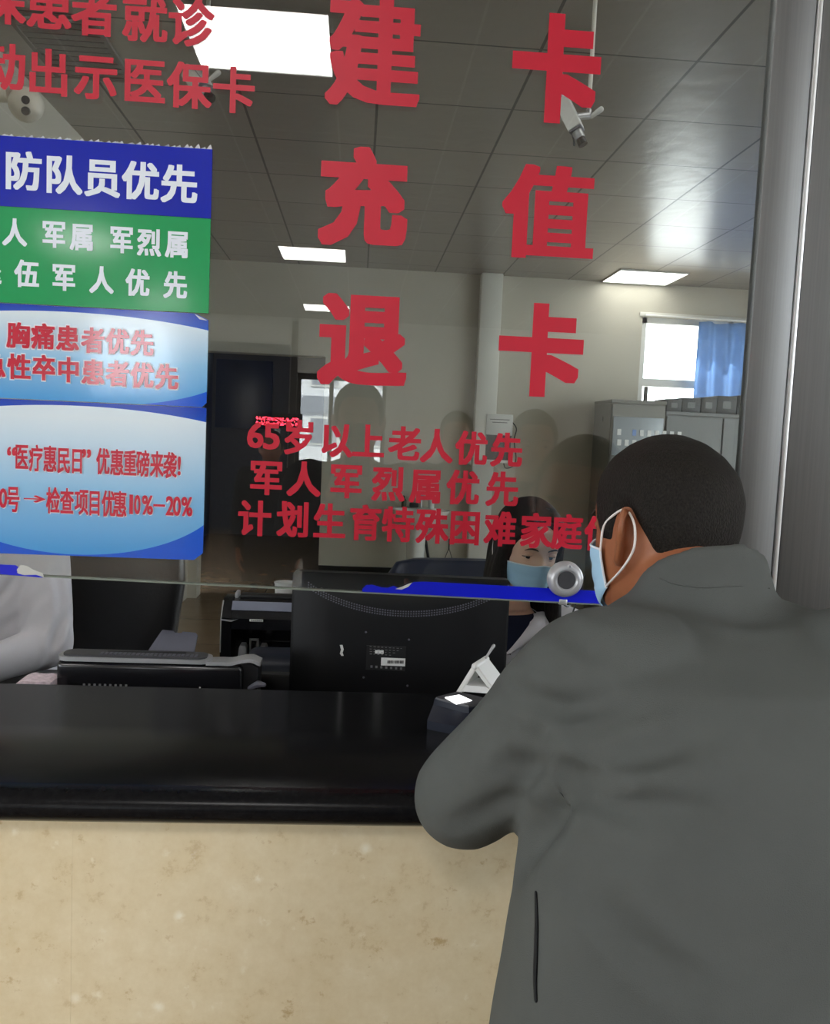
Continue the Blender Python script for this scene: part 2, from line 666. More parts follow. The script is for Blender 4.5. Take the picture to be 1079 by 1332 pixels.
def remesh(bm, voxel, smooth=6):
    """union of overlapping closed shells as one continuous surface"""
    bmesh.ops.recalc_face_normals(bm, faces=bm.faces)
    me = bpy.data.meshes.new('tmp')
    bm.to_mesh(me)
    bm.free()
    o = bpy.data.objects.new('tmp', me)
    COL.objects.link(o)
    md = o.modifiers.new('r', 'REMESH')
    md.mode = 'VOXEL'
    md.voxel_size = voxel
    if smooth:
        sm = o.modifiers.new('s', 'SMOOTH')
        sm.factor = 0.5
        sm.iterations = smooth
    bpy.context.view_layer.update()
    ev = o.evaluated_get(bpy.context.evaluated_depsgraph_get())
    out = nb()
    out.from_mesh(ev.to_mesh())
    ev.to_mesh_clear()
    bpy.data.objects.remove(o)
    bpy.data.meshes.remove(me)
    return out


def dup(root, delta, label=None, group=None):
    r = root.copy()
    COL.objects.link(r)
    r.location = root.location + Vector(delta)
    if label:
        r['label'] = label
    if group:
        r['group'] = group
    for ch in list(root.children):
        c = ch.copy()
        COL.objects.link(c)
        c.parent = r
        for g in list(ch.children):
            d = g.copy()
            COL.objects.link(d)
            d.parent = c
    return r


# ------------------------------------------------------------------ lettering
_gc = {}


def glyph(ch):
    if ch in _gc:
        return _gc[ch]
    cu = bpy.data.curves.new('glyph', 'FONT')
    cu.body = ch
    cu.resolution_u = 3
    o = bpy.data.objects.new('glyph', cu)
    COL.objects.link(o)
    bpy.context.view_layer.update()
    ev = o.evaluated_get(bpy.context.evaluated_depsgraph_get())
    me = ev.to_mesh()
    v = np.array([tuple(x.co)[:2] for x in me.vertices]) if len(me.vertices) else np.zeros((0, 2))
    f = [tuple(p.vertices) for p in me.polygons]
    ev.to_mesh_clear()
    bpy.data.objects.remove(o)
    bpy.data.curves.remove(cu)
    _gc[ch] = (v, f)
    return _gc[ch]


def put_glyph(bm, ch, X0, X1, Z0, Z1, Y, bold=0.03):
    """the glyph stretched to fill the box X0..X1, Z0..Z1 on the plane y = Y; bold thickens its strokes"""
    v, f = glyph(ch)
    bo = np.array([bold, bold * 0.72]) if not isinstance(bold, tuple) else np.array(bold)
    mn, mx = v.min(0) - bo, v.max(0) + bo
    sx, sz = (X1 - X0) / max(mx[0] - mn[0], 1e-6), (Z1 - Z0) / max(mx[1] - mn[1], 1e-6)
    place = lambda x, z: (X0 + (x - mn[0]) * sx, Y, Z0 + (z - mn[1]) * sz)
    vs = [bm.verts.new(place(p[0], p[1])) for p in v]
    cnt = {}
    for q in f:
        try:
            bm.faces.new([vs[i] for i in q])
        except ValueError:
            pass
        for i in range(len(q)):
            e = (min(q[i], q[i - 1]), max(q[i], q[i - 1]))
            cnt[e] = cnt.get(e, 0) + 1
    if bo[0] <= 0:
        return
    n_ = 0
    for (i, j), c in cnt.items():                 # thicken: sweep the outline with a small rectangle
        if c != 1:
            continue
        n_ += 1
        pts = [(v[k][0] + a * bo[0], v[k][1] + b * bo[1]) for k in (i, j) for a in (-1, 1) for b in (-1, 1)]
        pts = sorted(set(pts))
        def half(ps):
            h = []
            for p in ps:
                while len(h) > 1 and (h[-1][0] - h[-2][0]) * (p[1] - h[-2][1]) - (h[-1][1] - h[-2][1]) * (p[0] - h[-2][0]) <= 1e-12:
                    h.pop()
                h.append(p)
            return h
        hull = half(pts)[:-1] + half(pts[::-1])[:-1]
        bm.faces.new([bm.verts.new((place(*p)[0], Y - 2e-6 * n_, place(*p)[2])) for p in hull])


FULL = 0.93        # how much of its em square a Chinese character fills


def put_char(bm, ch, px, py, w, h, Y, bold=0.03):
    """a character centred where the writing shows it, w x h photo pixels big, on the plane y = Y"""
    v, f = glyph(ch)
    c = at(px, py, Y)
    k = (Y - CAM.y) / FPX
    W_, H_ = w * k, h * k
    if ord(ch) > 0x2E80:
        # keep the character's own place in its em square
        x0, x1 = (v[:, 0].min() - 0.5) / FULL, (v[:, 0].max() - 0.5) / FULL
        z0, z1 = (v[:, 1].min() - 0.38) / FULL, (v[:, 1].max() - 0.38) / FULL
    else:
        x0, x1, z0, z1 = -0.5, 0.5, -0.5, 0.5
    put_glyph(bm, ch, c.x + x0 * W_, c.x + x1 * W_, c.z + z0 * H_, c.z + z1 * H_, Y, bold)


def fix_front(bm):
    """all lettering faces look towards the hall (-y)"""
    bm.normal_update()
    for f in bm.faces:
        if f.normal.y > 0:
            f.normal_flip()


# ================================================================== THE SETTING
XL, XR, YB, ZC = -1.44, 4.3, 6.45, 2.92          # staff room
HZ, HY = 3.15, -11.9                              # hall ceiling height, hall end wall

struct('floor', bx(-6.2, 6.2, -12.2, 11.4, -0.12, 0.0), M['floor'])
struct('ceiling', bx(XL - 0.15, XR + 0.15, 0.12, YB + 0.1, ZC, ZC + 0.08), M['ceil'])
struct('ceiling.001', bx(-6.2, 6.2, -12.2, 0.12, HZ, HZ + 0.08), M['hallceil'])

bm = nb()                                         # back wall with door opening and window opening
DX0, DX1, DZ = -1.36, -0.305, 2.15
WX0, WX1, WZ0, WZ1 = 2.46, 4.1, 1.15, 2.64
box(bm, XL - 0.15, DX0, YB, YB + 0.2, 0, ZC)
box(bm, DX0, DX1, YB, YB + 0.2, DZ, ZC)
box(bm, DX1, WX0, YB, YB + 0.2, 0, ZC)
box(bm, WX0, WX1, YB, YB + 0.2, 0, WZ0)
box(bm, WX0, WX1, YB, YB + 0.2, WZ1, ZC)
box(bm, WX1, XR + 0.15, YB, YB + 0.2, 0, ZC)
struct('wall_back', bm, M['wall'])
struct('wall_left', bx(XL - 0.15, XL, 0.12, YB, 0, ZC), M['wall'])
bm = nb()                                         # right wall, a row of windows
for y0, y1, z0, z1 in ((0.12, 1.6, 0, ZC), (1.6, 5.4, 0, 0.95), (1.6, 5.4, 2.7, ZC), (5.4, YB, 0, ZC)):
    box(bm, XR, XR + 0.15, y0, y1, z0, z1)
struct('wall_right', bm, M['wall'])
struct('trim_1', bx(1.005, 1.19, YB - 0.1, YB, 0, ZC, 0.006), M['pier'])
bm = nb()
box(bm, DX1, 1.005, YB - 0.02, YB, 0, 0.33)
box(bm, 1.19, 1.95, YB - 0.02, YB, 0, 0.33)
struct('baseboard_back', bm, M['black_base'])

# passage beyond the door opening
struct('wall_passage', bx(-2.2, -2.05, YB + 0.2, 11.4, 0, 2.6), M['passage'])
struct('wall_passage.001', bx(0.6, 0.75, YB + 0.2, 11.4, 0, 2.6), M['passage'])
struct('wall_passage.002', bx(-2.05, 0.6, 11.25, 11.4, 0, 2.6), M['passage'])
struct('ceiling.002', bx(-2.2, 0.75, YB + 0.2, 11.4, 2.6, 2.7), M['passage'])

# front wall around the service window
struct('wall_front', bx(-6.2, 6.2, -0.05, 0.12, 2.62, HZ), M['hallwall'])
struct('wall_front.001', bx(-6.2, -1.64, -0.05, 0.12, 0, 2.62), M['hallwall'])
struct('wall_front.002', bx(2.6, 6.2, -0.05, 0.12, 0, 2.62), M['hallwall'])
struct('wall_front.003', bx(0.95, 2.6, -0.05, 0.08, 1.10, 2.62), M['hallwall'])

# hall shell behind the photographer
EX0, EX1, EZ0, EZ1 = -0.93, 0.40, 0.95, 2.36
EXL0, EXL1 = -4.0, -2.7
bm = nb()
box(bm, -6.2, EXL0, HY - 0.2, HY, 0, HZ)
box(bm, EXL0, EXL1, HY - 0.2, HY, 0, 1.95)
box(bm, EXL0, EXL1, HY - 0.2, HY, 3.05, HZ)
box(bm, EXL1, EX0, HY - 0.2, HY, 0, HZ)
box(bm, EX0, EX1, HY - 0.2, HY, 0, EZ0)
box(bm, EX0, EX1, HY - 0.2, HY, EZ1, HZ)
box(bm, EX1, 6.2, HY - 0.2, HY, 0, HZ)
struct('wall_hall', bm, M['hallwall'])
for nm, xa, xb in (('wall_west', -6.35, -6.2), ('wall_east', 6.2, 6.35)):
    bm = nb()
    for ya, yb, za, zb in ((-12.1, -9.0, 0, HZ), (-9.0, -0.9, 0, 0.9), (-9.0, -0.9, 2.8, HZ), (-0.9, 0.12, 0, HZ)):  # wide unseen openings added to let daylight into the hall
        box(bm, xa, xb, ya, yb, za, zb)
    struct(nm, bm, M['hallwall'])


def window(name, x0, x1, z0, z1, y, cols, transom, fm, thick=0.05, depth=0.06):
    bm = nb()
    box(bm, x0, x1, y, y + depth, z0, z0 + thick)
    box(bm, x0, x1, y, y + depth, z1 - thick, z1)
    for x in cols:
        box(bm, x - thick / 2, x + thick / 2, y, y + depth, z0, z1)
    for z, th in transom:
        box(bm, x0, x1, y + 0.002, y + depth - 0.002, z - th / 2, z + th / 2)
    o = struct(name, bm, fm)
    obj('pane', bx(x0 + 0.01, x1 - 0.01, y + depth * 0.45, y + depth * 0.55, z0 + 0.01, z1 - 0.01), M['thinglass'], o)
    return o


M['thinglass'] = glass_mat('window glass', (0.95, 0.97, 0.97), 1.5, 1.0)
w1 = window('window_2', WX0, WX1, WZ0, WZ1, YB + 0.05, (WX0 + 0.03, 3.28, WX1 - 0.03), ((2.07, 0.07),), M['frame'])
obj('sash', pr([(2.53, YB + 0.045, 1.2), (2.565, YB + 0.045, 1.2), (2.565, YB + 0.045, 2.03), (2.53, YB + 0.045, 2.03)], (0, 0.01, 0)), M['darkframe'], w1)
obj('inner_trim', bx(WX0 - 0.03, WX1 + 0.03, YB - 0.015, YB, WZ1, WZ1 + 0.035, 0.004), M['pier'], w1)
# right hand windows
bm = nb()
for y in (1.63, 2.85, 4.1, 5.37):
    box(bm, XR + 0.03, XR + 0.09, y - 0.03, y + 0.03, 0.95, 2.7)
box(bm, XR + 0.03, XR + 0.09, 1.6, 5.4, 0.95, 1.0)
box(bm, XR + 0.03, XR + 0.09, 1.6, 5.4, 2.65, 2.7)
w3 = struct('window_3', bm, M['frame'])
obj('pane', bx(XR + 0.055, XR + 0.062, 1.61, 5.39, 0.96, 2.69), M['thinglass'], w3)
# hall end window (seen in the partition glass)
window('window_4', EX0, EX1, EZ0, EZ1, HY - 0.13, (EX0 + 0.03, -0.42, 0.37), ((2.32, 0.1),), M['darkframe'], 0.06)
window('glare_window', EXL0, EXL1, 1.95, 3.05, HY - 0.13, (EXL0 + 0.03, EXL1 - 0.03), (), M['frame'], 0.06)  # added hall window, placed to throw glare onto the cards
bm = nb()
box(bm, -2.45, -1.04, HY, HY + 0.05, 0, 2.75)
box(bm, -2.40, -1.76, HY + 0.05, HY + 0.06, 0.02, 2.68)
box(bm, -1.73, -1.09, HY + 0.05, HY + 0.06, 0.02, 2.68)
struct('added_dark_door', bm, M['navyboard'])  # dark door added to cut the pale reflection over the passage
struct('trim_2', bx(EX0 - 0.09, EX0, HY, HY + 0.02, 0.9, 3.1), M['darkframe'])

# the service window pane
_a, _b = at(60, 748, 0), at(729, 782, 0)


def gl(x):                                        # the pane's bottom edge is cut a little out of level
    return _a.z + (_b.z - _a.z) * (x - _a.x) / (_b.x - _a.x)


GL = gl(at(737, 780, 0).x)
gp = struct('window_1', pr([(-1.62, -0.004, gl(-1.62)), (0.554, -0.004, gl(0.554)), (0.554, -0.004, 2.63), (-1.62, -0.004, 2.63)], (0, 0.008, 0)), M['glass'])
obj('polished_edge', pr([(-1.62, -0.0041, gl(-1.62) - 0.0025), (0.554, -0.0041, gl(0.554) - 0.0025), (0.554, -0.0041, gl(0.554)), (-1.62, -0.0041, gl(-1.62))], (0, 0.0082, 0)), M['glass_edge'], gp)

# stainless column at the right end of the pane
t = thing('steel_column', 'tall brushed stainless steel column beside the man, right of the glass', 'column', (0.72, 0.0, 1.10))
obj('cladding', bx(0.554, 0.613, -0.013, 0.008, 1.10, HZ, 0.003), M['steel'], t)
obj('seam_strip', bx(0.6135, 0.6215, -0.0145, 0.008, 1.10, HZ, 0.002), M['steel_light'], t)
obj('cladding', bx(0.622, 0.95, -0.013, 0.008, 1.10, HZ, 0.003), M['steel'], t)

# counter
bm = nb()
prof = [(-0.285, 1.10), (-0.297, 1.098), (-0.306, 1.092), (-0.311, 1.083), (-0.311, 1.076), (-0.306, 1.067), (-0.297, 1.061), (-0.285, 1.06), (0.085, 1.06), (0.09, 1.065), (0.09, 1.095), (0.085, 1.10)]
prism(bm, [(-1.62, y, z) for y, z in prof], (4.2, 0, 0))
tag(obj('granite_worktop', bm, M['granite'], None, 60), 'polished black granite worktop with a rounded front edge', 'worktop')
t = thing('service_counter', 'service counter clad in cream marble under the black worktop', 'counter', (0.4, -0.2, 0))
xs = at(95, 1200, -0.27).x
for a, b in ((-1.62, xs), (xs, xs + 0.8), (xs + 0.8, 1.6), (1.6, 2.58)):
    obj('marble_slab', bx(a, b, -0.275, -0.25, 0, 1.06, 0.0003, 1), M['stone'], t)
obj('plinth', bx(-1.62, 2.58, -0.249, 0.07, 0, 1.06), M['desk'], t)


# ================================================================== LETTERING AND CARDS ON THE GLASS
YV = -0.0046                                      # vinyl sits on the hall side of the pane


def big(ch, x0, y0, x1, y1, label):
    bm = nb()
    cx, cy = (x0 + x1) / 2, (y0 + y1) / 2
    k = 1.25 / FPX
    c = at(cx, cy, 0)
    w, h = (x1 - x0) * k * 0.965, (y1 - y0) * k * 0.965
    put_glyph(bm, ch, c.x - w / 2, c.x + w / 2, c.z - h / 2, c.z + h / 2, YV, {'建': (0.040, 0.022), '退': (0.046, 0.030), '值': (0.044, 0.022)}.get(ch, (0.052, 0.044)))
    fix_front(bm)
    return tag(obj('vinyl_character', bm, M['red'], None, smooth=False), label, 'sign lettering', 'large red characters on the glass')


big('建', 425, 0, 547, 138, 'large red vinyl character 建 at the top of the left column')
big('卡', 664, 22, 781, 160, 'large red vinyl character 卡 in the top row, in front of the white ceiling camera')
big('充', 415, 194, 531, 321, 'large red vinyl character 充 in the middle of the left column')
big('值', 650, 217, 775, 338, 'large red vinyl character 值 in the middle of the right column')
big('退', 413, 384, 531, 503, 'large red vinyl character 退 at the bottom of the left column')
big('卡', 645, 394, 760, 518, 'large red vinyl character 卡 in the bottom row, beside the character 退')


def line(chars, label, name, mt, Y, w, h, bold, cat='sign lettering', group=None, parent=None):
    """a line of writing: chars = [(char, px, py)]"""
    if parent is None:
        c = at(chars[0][1], chars[0][2], Y)
        t = thing(name, label, cat, c, group)
        for ch, px, py in chars:
            bm = nb()
            put_char(bm, ch, px, py, w, h, Y, bold)
            fix_front(bm)
            obj('character', bm, mt, t, smooth=False)
        return t
    bm = nb()
    for e in chars:
        ch, px, py = e[:3]
        put_char(bm, ch, px, py, e[3] if len(e) > 3 else w, e[4] if len(e) > 4 else h, Y, bold)
    fix_front(bm)
    return obj(name, bm, mt, parent, smooth=False)


SM = 'small red lettering lines on the glass'
L1 = [('6', 332, 566), ('5', 353, 568), ('岁', 389, 569), ('以', 437, 572), ('上', 479, 574), ('老', 526.5, 577), ('人', 567.7, 580), ('优', 613, 583), ('先', 658.7, 585)]
t = thing('vinyl_lettering', 'red vinyl line starting with the number 65, first of the three lines', 'sign lettering', at(332, 566, YV), SM)
for ch, px, py in L1:
    bm = nb()
    if ch in '65':
        put_char(bm, ch, px, py, 21, 33, YV, 0.028)
    else:
        put_char(bm, ch, px, py, 43, 45, YV, 0.034)
    fix_front(bm)
    obj('character', bm, M['red'], t, smooth=False)
line([('军', 346, 621), ('人', 395, 623), ('军', 450, 625.5), ('烈', 505, 629), ('属', 554, 632), ('优', 602, 634), ('先', 653, 636)],
     'red vinyl line of seven characters starting with 军, middle of the three lines', 'vinyl_lettering', M['red'], YV, 44, 46, 0.034, group=SM)
line([('计', 331, 674), ('划', 381.5, 675.5), ('生', 428.5, 678), ('育', 475, 680), ('特', 517.6, 682), ('殊', 561.5, 684), ('困', 604.4, 686), ('难', 650.5, 688), ('家', 696.6, 690.3), ('庭', 737, 692), ('优', 780, 694), ('先', 823, 696)],
     'longest red vinyl line starting with 计, lowest of the three lines', 'vinyl_lettering', M['red'], YV, 43, 47, 0.034, group=SM)
line([('保', 2, -1), ('患', 64, 7), ('者', 123, 15), ('就', 188, 23), ('诊', 248, 29)],
     'red vinyl line ending in 诊 across the ceiling light, cut by the top edge', 'vinyl_lettering', M['red'], YV, 55, 58, 0.03, group=SM)
line([('动', 5, 86), ('出', 63, 94), ('示', 125, 99), ('医', 187, 105), ('保', 246, 111), ('卡', 304, 117)],
     'red vinyl line ending in 卡 just above the blue card', 'vinyl_lettering', M['red'], YV, 53, 56, 0.03, group=SM)

# ------------------------------------------------------------------ the four cards
PX0, PX1 = -0.562, -0.2115
YC = -0.0085


def card(name, z0, z1, mt, label, corners, th=0.0035):
    """corners: cut of the (bottom right, top right) corner in metres"""
    c0, c1 = corners
    out = [(PX0, z0), (PX1 - c0, z0)] + ([(PX1, z0 + c0)] if c0 else []) + [(PX1, z1 - c1)] + ([(PX1 - c1 * 1.5, z1)] if c1 else []) + [(PX0, z1)]
    t = thing(name, label, 'notice', (PX0, YC, z0), 'notice cards on the glass')
    o = obj('card', pr([(x, YC, z) for x, z in out], (0, th, 0)), mt, t, smooth=False)
    # the print face uses the board's own coordinates
    return t, o


zb0, zb1 = 1.783, 1.8745
t, o = card('notice_card', zb0, zb1, M['blue'], 'blue notice card with white lettering, topmost of the cards', (0, 0))
line([('消', -29, 216), ('防', 30, 222), ('队', 82, 227), ('员', 133, 231), ('优', 183, 235), ('先', 233, 239)], '', 'lettering', M['whiteprint'], YC - 0.0006, 46, 47, 0.034, parent=t)
bm = nb()
for i in range(46):                               # frayed paper along the top edge
    x = PX0 + (PX1 - PX0) * (i + rng.random()) / 46
    hgt = 0.0015 + 0.0035 * rng.random() * (1.5 if x > -0.25 else 0.7)
    prism(bm, [(x - 0.004, YC + 0.001, zb1), (x + 0.004, YC + 0.001, zb1), (x + 0.003 * rng.random(), YC + 0.001, zb1 + hgt)], (0, 0.0012, 0))
obj('frayed_edge', bm, M['cardedge'], t, smooth=False)

zg0, zg1 = 1.6555, 1.7825
t, o = card('notice_card', zg0, zg1, M['green'], 'green notice card with two lines of white lettering', (0, 0))
line([('军', -18, 299), ('人', 19, 302), ('军', 70, 304.5), ('属', 107, 308), ('军', 158, 311.5), ('烈', 194, 315), ('属', 230.6, 317.5)], '', 'lettering', M['whiteprint'], YC - 0.0006, 30, 34, 0.034, parent=t)
line([('退', -14, 352), ('伍', 35, 356), ('军', 83, 360.5), ('人', 132, 364), ('优', 179, 367.5), ('先', 228, 370.5)], '', 'lettering', M['whiteprint'], YC - 0.0006, 30, 34, 0.034, parent=t)


def zz(py):                                       # height on the pane of a photo row near the cards
    return at(130, py, 0).z


za0, za1 = 1.527, 1.6545
lo1 = (PX0, YC, za0)
t = thing('notice_card', 'pale blue notice card with two lines of red lettering, below the green card', 'notice', lo1, 'notice cards on the glass')
m1 = notice_mat('pale blue card print', -0.40 - PX0, za1 - za0, 0.052, 0.0, 0.30, 0.222, 0.0685, 0.058)
obj('card', pr([(PX0, YC, za0), (PX1 - 0.006, YC, za0), (PX1, YC, za0 + 0.006), (PX1, YC, za1 - 0.008), (PX1 - 0.018, YC, za1), (PX0, YC, za1)], (0, 0.0035, 0)), m1, t, smooth=False)
bm = nb()
prism(bm, [(PX1 - 0.019, YC - 0.0008, za1 - 0.0005), (PX1 - 0.001, YC - 0.0008, za1 - 0.009), (PX1 - 0.012, YC - 0.0008, za1 - 0.0075)], (0, 0.0006, 0))
obj('curled_corner', bm, M['cardedge'], t, smooth=False)
l1 = [('胸', 24, 436), ('痛', 56, 437.5), ('患', 88, 440), ('者', 121, 442.7), ('优', 153, 444), ('先', 185, 446)]
l2 = [('急', -8, 475), ('性', 25, 477), ('卒', 57, 478.5), ('中', 89, 481), ('患', 121, 484), ('者', 153, 486), ('优', 185, 488), ('先', 217, 490)]
for l_ in (l1, l2):
    line(l_, '', 'outline', M['whiteprint'], YC - 0.0005, 32, 35, 0.062, parent=t)
    line(l_, '', 'lettering', M['redprint'], YC - 0.0015, 29, 32, 0.034, parent=t)

zd0, zd1 = 1.3125, 1.526
t = thing('notice_card', 'large sky blue notice card with red lettering about a discount, lowest of the cards', 'notice', (PX0, YC, zd0), 'notice cards on the glass')
m2 = notice_mat('sky blue card print', -0.385 - PX0, zd1 - zd0, 0.104, 0.0, 0.34, 0.205, 0.1045, 0.102)
obj('card', pr([(PX0, YC, zd0), (PX1 - 0.012, YC, zd0), (PX1, YC, zd0 + 0.010), (PX1, YC, zd1), (PX0, YC, zd1)], (0, 0.0035, 0)), m2, t, smooth=False)
l1 = [('“', 15, 587, 11, 11), ('医', 28, 594), ('疗', 46.7, 596), ('惠', 65, 597), ('民', 83, 598.3), ('日', 100, 599), ('”', 112.5, 590, 11, 11), ('优', 134, 600), ('惠', 152, 601.5), ('重', 169, 602.5), ('磅', 186, 603), ('来', 204, 604), ('袭', 221, 605), ('!', 233, 606, 4, 24)]
l2 = [('0', 4, 648, 10, 25), ('号', 17, 649), ('→', 45, 649, 27, 9), ('检', 69, 651), ('查', 87, 652), ('项', 106, 652.7), ('目', 123, 653.7), ('优', 141, 655), ('惠', 156, 655.7), ('1', 170.5, 656, 4.5, 25), ('0', 178.5, 656.5, 8, 25), ('%', 191.7, 657, 14, 25), ('—', 207, 657.5, 15, 3), ('2', 220.7, 658, 10, 25), ('0', 230, 658.5, 10, 25), ('%', 243, 659, 14, 25)]
for l_ in (l1, l2):
    line([(e[0], e[1] + 0.8, e[2] + 0.8) + tuple(e[3:]) for e in l_], '', 'outline', M['whiteprint'], YC - 0.0005, 17.5, 34.5, 0.05, parent=t)
    line(l_, '', 'lettering', M['redprint'], YC - 0.0015, 17, 34, 0.026, parent=t)

# ------------------------------------------------------------------ torn blue tape along the bottom edge, intercom
g0 = gl(-0.1) + 0.0005


def gp_(px, py):
    q = at(px, py, YV)
    return Vector((q.x, YV - 0.0004, q.z))


r0 = at(470, 770, YV).x
t = thing('blue_tape', 'long torn strip of blue tape along the glass bottom, beside the round intercom', 'tape', (r0, YV, g0))
topz = [(471, 766), (476, 761), (484, 760.5), (496, 764), (504, 764.5), (512, 762), (520, 766), (530, 761.5), (538, 757), (552, 756.5), (640, 761), (729, 766), (810, 770.5)]
_xa, _xb = at(471, 770, YV).x, at(810, 775, YV).x
out = [(_xa, YV - 0.0004, gl(_xa))] + [gp_(*p) for p in topz] + [(_xb, YV - 0.0004, gl(_xb))]
obj('strip', pr(out, (0, 0.0004, 0)), M['bluetape'], t, smooth=False)
obj('torn_backing', pr([gp_(514, 766), gp_(524, 762.5), gp_(532, 759), gp_(536, 757.5), gp_(531, 763), gp_(522, 767)], (0, -0.0004, 0)), M['tapeback'], t, smooth=False)
t = thing('blue_tape', 'short torn remnant of blue tape on the glass below the sky blue card', 'tape', (-0.53, YV, g0))
out = [(PX0, YV - 0.0004, g0), gp_(56, 751.5), gp_(48, 747.5), gp_(30, 748), gp_(22, 745), gp_(25, 738), gp_(20, 735), gp_(-30, 733)]
out[0] = (gp_(-30, 733).x, YV - 0.0004, gl(gp_(-30, 733).x))
obj('strip', pr(out, (0, 0.0004, 0)), M['bluetape'], t, smooth=False)
obj('torn_backing', pr([gp_(22, 741), gp_(27, 734.5), gp_(36, 736), gp_(44, 741), gp_(56, 745), gp_(57, 750.5), gp_(47, 747.5), gp_(32, 748), gp_(24, 746)], (0, -0.0005, 0)), M['tapeback'], t, smooth=False)

c = at(737, 755, -0.02)
t = thing('intercom_speaker', 'round silver intercom speaker clamped to the bottom edge of the glass', 'intercom', (c.x, -0.02, c.z))
R_ = 0.0265
ax = Vector((0, -1, 0))
o = Vector((c.x, -0.004, c.z))
obj('housing', lt([(0, 0), (R_ * 0.98, 0), (R_ * 1.0, 0.003), (R_ * 0.97, 0.009), (R_ * 0.86, 0.014), (R_ * 0.78, 0.0155), (R_ * 0.70, 0.0165), (R_ * 0.60, 0.0165), (R_ * 0.52, 0.0150), (R_ * 0.50, 0.0140), (0, 0.0140)], o, ax, 48), M['silver'], t)
obj('speaker_mesh', lt([(0, 0.0141), (R_ * 0.49, 0.0141), (R_ * 0.47, 0.0150), (0, 0.0155)], o, ax, 32), mat('speaker mesh', (0.06, 0.06, 0.065), 0.5, 0.4, bump=0.8, bscale=1500), t)
obj('indicator', lt([(0, 0.0), (0.0032, 0.0), (0.0032, 0.0165), (0.0022, 0.0172), (0.0018, 0.0160), (0, 0.0160)], o + Vector((0.003, 0, R_ * 0.74)), ax, 20), M['steel_light'], t)
obj('clamp', bx(c.x - 0.006, c.x + 0.006, -0.006, 0.007, GL - 0.004, GL + 0.004, 0.001), M['steel_light'], t)
obj('cable', tb(smooth_path([(c.x, 0.006, GL - 0.003), (c.x + 0.02, 0.03, GL - 0.01), (c.x + 0.05, 0.07, GL + 0.03), (c.x + 0.04, 0.12, GL - 0.08), (c.x + 0.06, 0.2, GL - 0.2), (c.x + 0.1, 0.3, GL - 0.34), (c.x + 0.1, 0.32, GL - 0.398)]), 0.0015, 6), M['cablegrey'], t)
# ------------------------------------------------------------------ ceiling fixtures


def panel(name, x0, x1, y0, y1, z, m, label, group):
    t = thing(name, label, 'ceiling light', ((x0 + x1) / 2, (y0 + y1) / 2, z), group)
    bm = nb()
    f = 0.012
    for a in ((x0, x0 + f, y0, y1), (x1 - f, x1, y0, y1), (x0, x1, y0, y0 + f), (x0, x1, y1 - f, y1)):
        box(bm, *a, z - 0.012, z, 0.002, 1)
    obj('frame', bm, M['whiteplastic'], t)
    obj('diffuser', bx(x0 + f, x1 - f, y0 + f, y1 - f, z - 0.008, z - 0.004), m, t)
    return t


for lab, x0 in (('added lit ceiling panel, out of view above the clerk in the white coat', -0.9), ('added lit ceiling panel, out of view above the woman at the desk', 0.9)):
    panel('ceiling_light', x0, x0 + 0.6, 0.55, 1.15, ZC, M['roompanel'], lab, None)  # two panels added out of view to brighten staff and desk
panel('ceiling_light', 2.06, 2.64, 5.86, 6.42, ZC, M['roompanel'], 'lit square ceiling panel in the staff room above the window wall', None)
HG = 'hall ceiling panels reflected in the glass'
for i, (x0, y0, lab) in enumerate(((-2.9, -3.0, 'added lit hall ceiling panel over the left side, nearest the counter'), (-2.9, -7.45, 'added lit hall ceiling panel over the left side, second from the counter'), (-2.9, -10.98, 'added lit hall ceiling panel over the left side, farthest from the counter'), (2.6, -3.0, 'added lit hall ceiling panel over the right side, behind the man'))):
    panel('hall_light', x0, x0 + 0.62, y0, y0 + 0.62, HZ, M['panel'], lab, HG)  # side panels added to brighten the hall and put glare on the cards
for i, (y0, lab) in enumerate(((-3.0, 'nearest'), (-7.45, 'second'), (-10.98, 'farthest'))):
    panel('hall_light', -0.79, -0.17, y0, y0 + 0.62, HZ, M['panel'], 'lit square panel in the hall ceiling reflected in the glass, ' + lab + ' of the row', 'hall ceiling panels reflected in the glass')


# ================================================================== ON AND BEHIND THE COUNTER
ZD = 0.88
t = thing('desk', 'dark work desk behind the counter under the printers and the monitor', 'desk', (-0.2, 0.5, 0))
obj('desk_top', bx(-1.38, 1.9, 0.12, 0.95, ZD - 0.03, ZD, 0.004), M['desk'], t)
for x in (-1.36, -0.5, 0.9, 1.86):
    obj('leg', bx(x - 0.02, x + 0.02, 0.16, 0.90, 0, ZD - 0.03), M['desk'], t)


def rotz(cx, cy, a):
    return Matrix.Translation((cx, cy, 0)) @ Matrix.Rotation(a, 4, 'Z') @ Matrix.Translation((-cx, -cy, 0))


def xf(bm, m):
    for v in bm.verts:
        v.co = m @ v.co
    return bm


# --- wide black printer with a raised grey paper tray (left)
pa, pb = at(72, 856, 0.2), at(316, 863, 0.2)
px0, px1 = pa.x, pb.x
zt = at(190, 858, 0.2).z
t = thing('printer', 'wide low black printer with silver rim and raised paper tray', 'printer', ((px0 + px1) / 2, 0.3, ZD))
y0, y1 = 0.20, 0.248
obj('body', bx(px0, px1, y0, y1, ZD, zt - 0.006, 0.010, 3), M['blackgloss'], t)
obj('rear_housing', bx(px0 + 0.01, px1 - 0.03, y1 - 0.01, 0.37, ZD, zt - 0.035, 0.010, 3), M['blackplastic'], t)
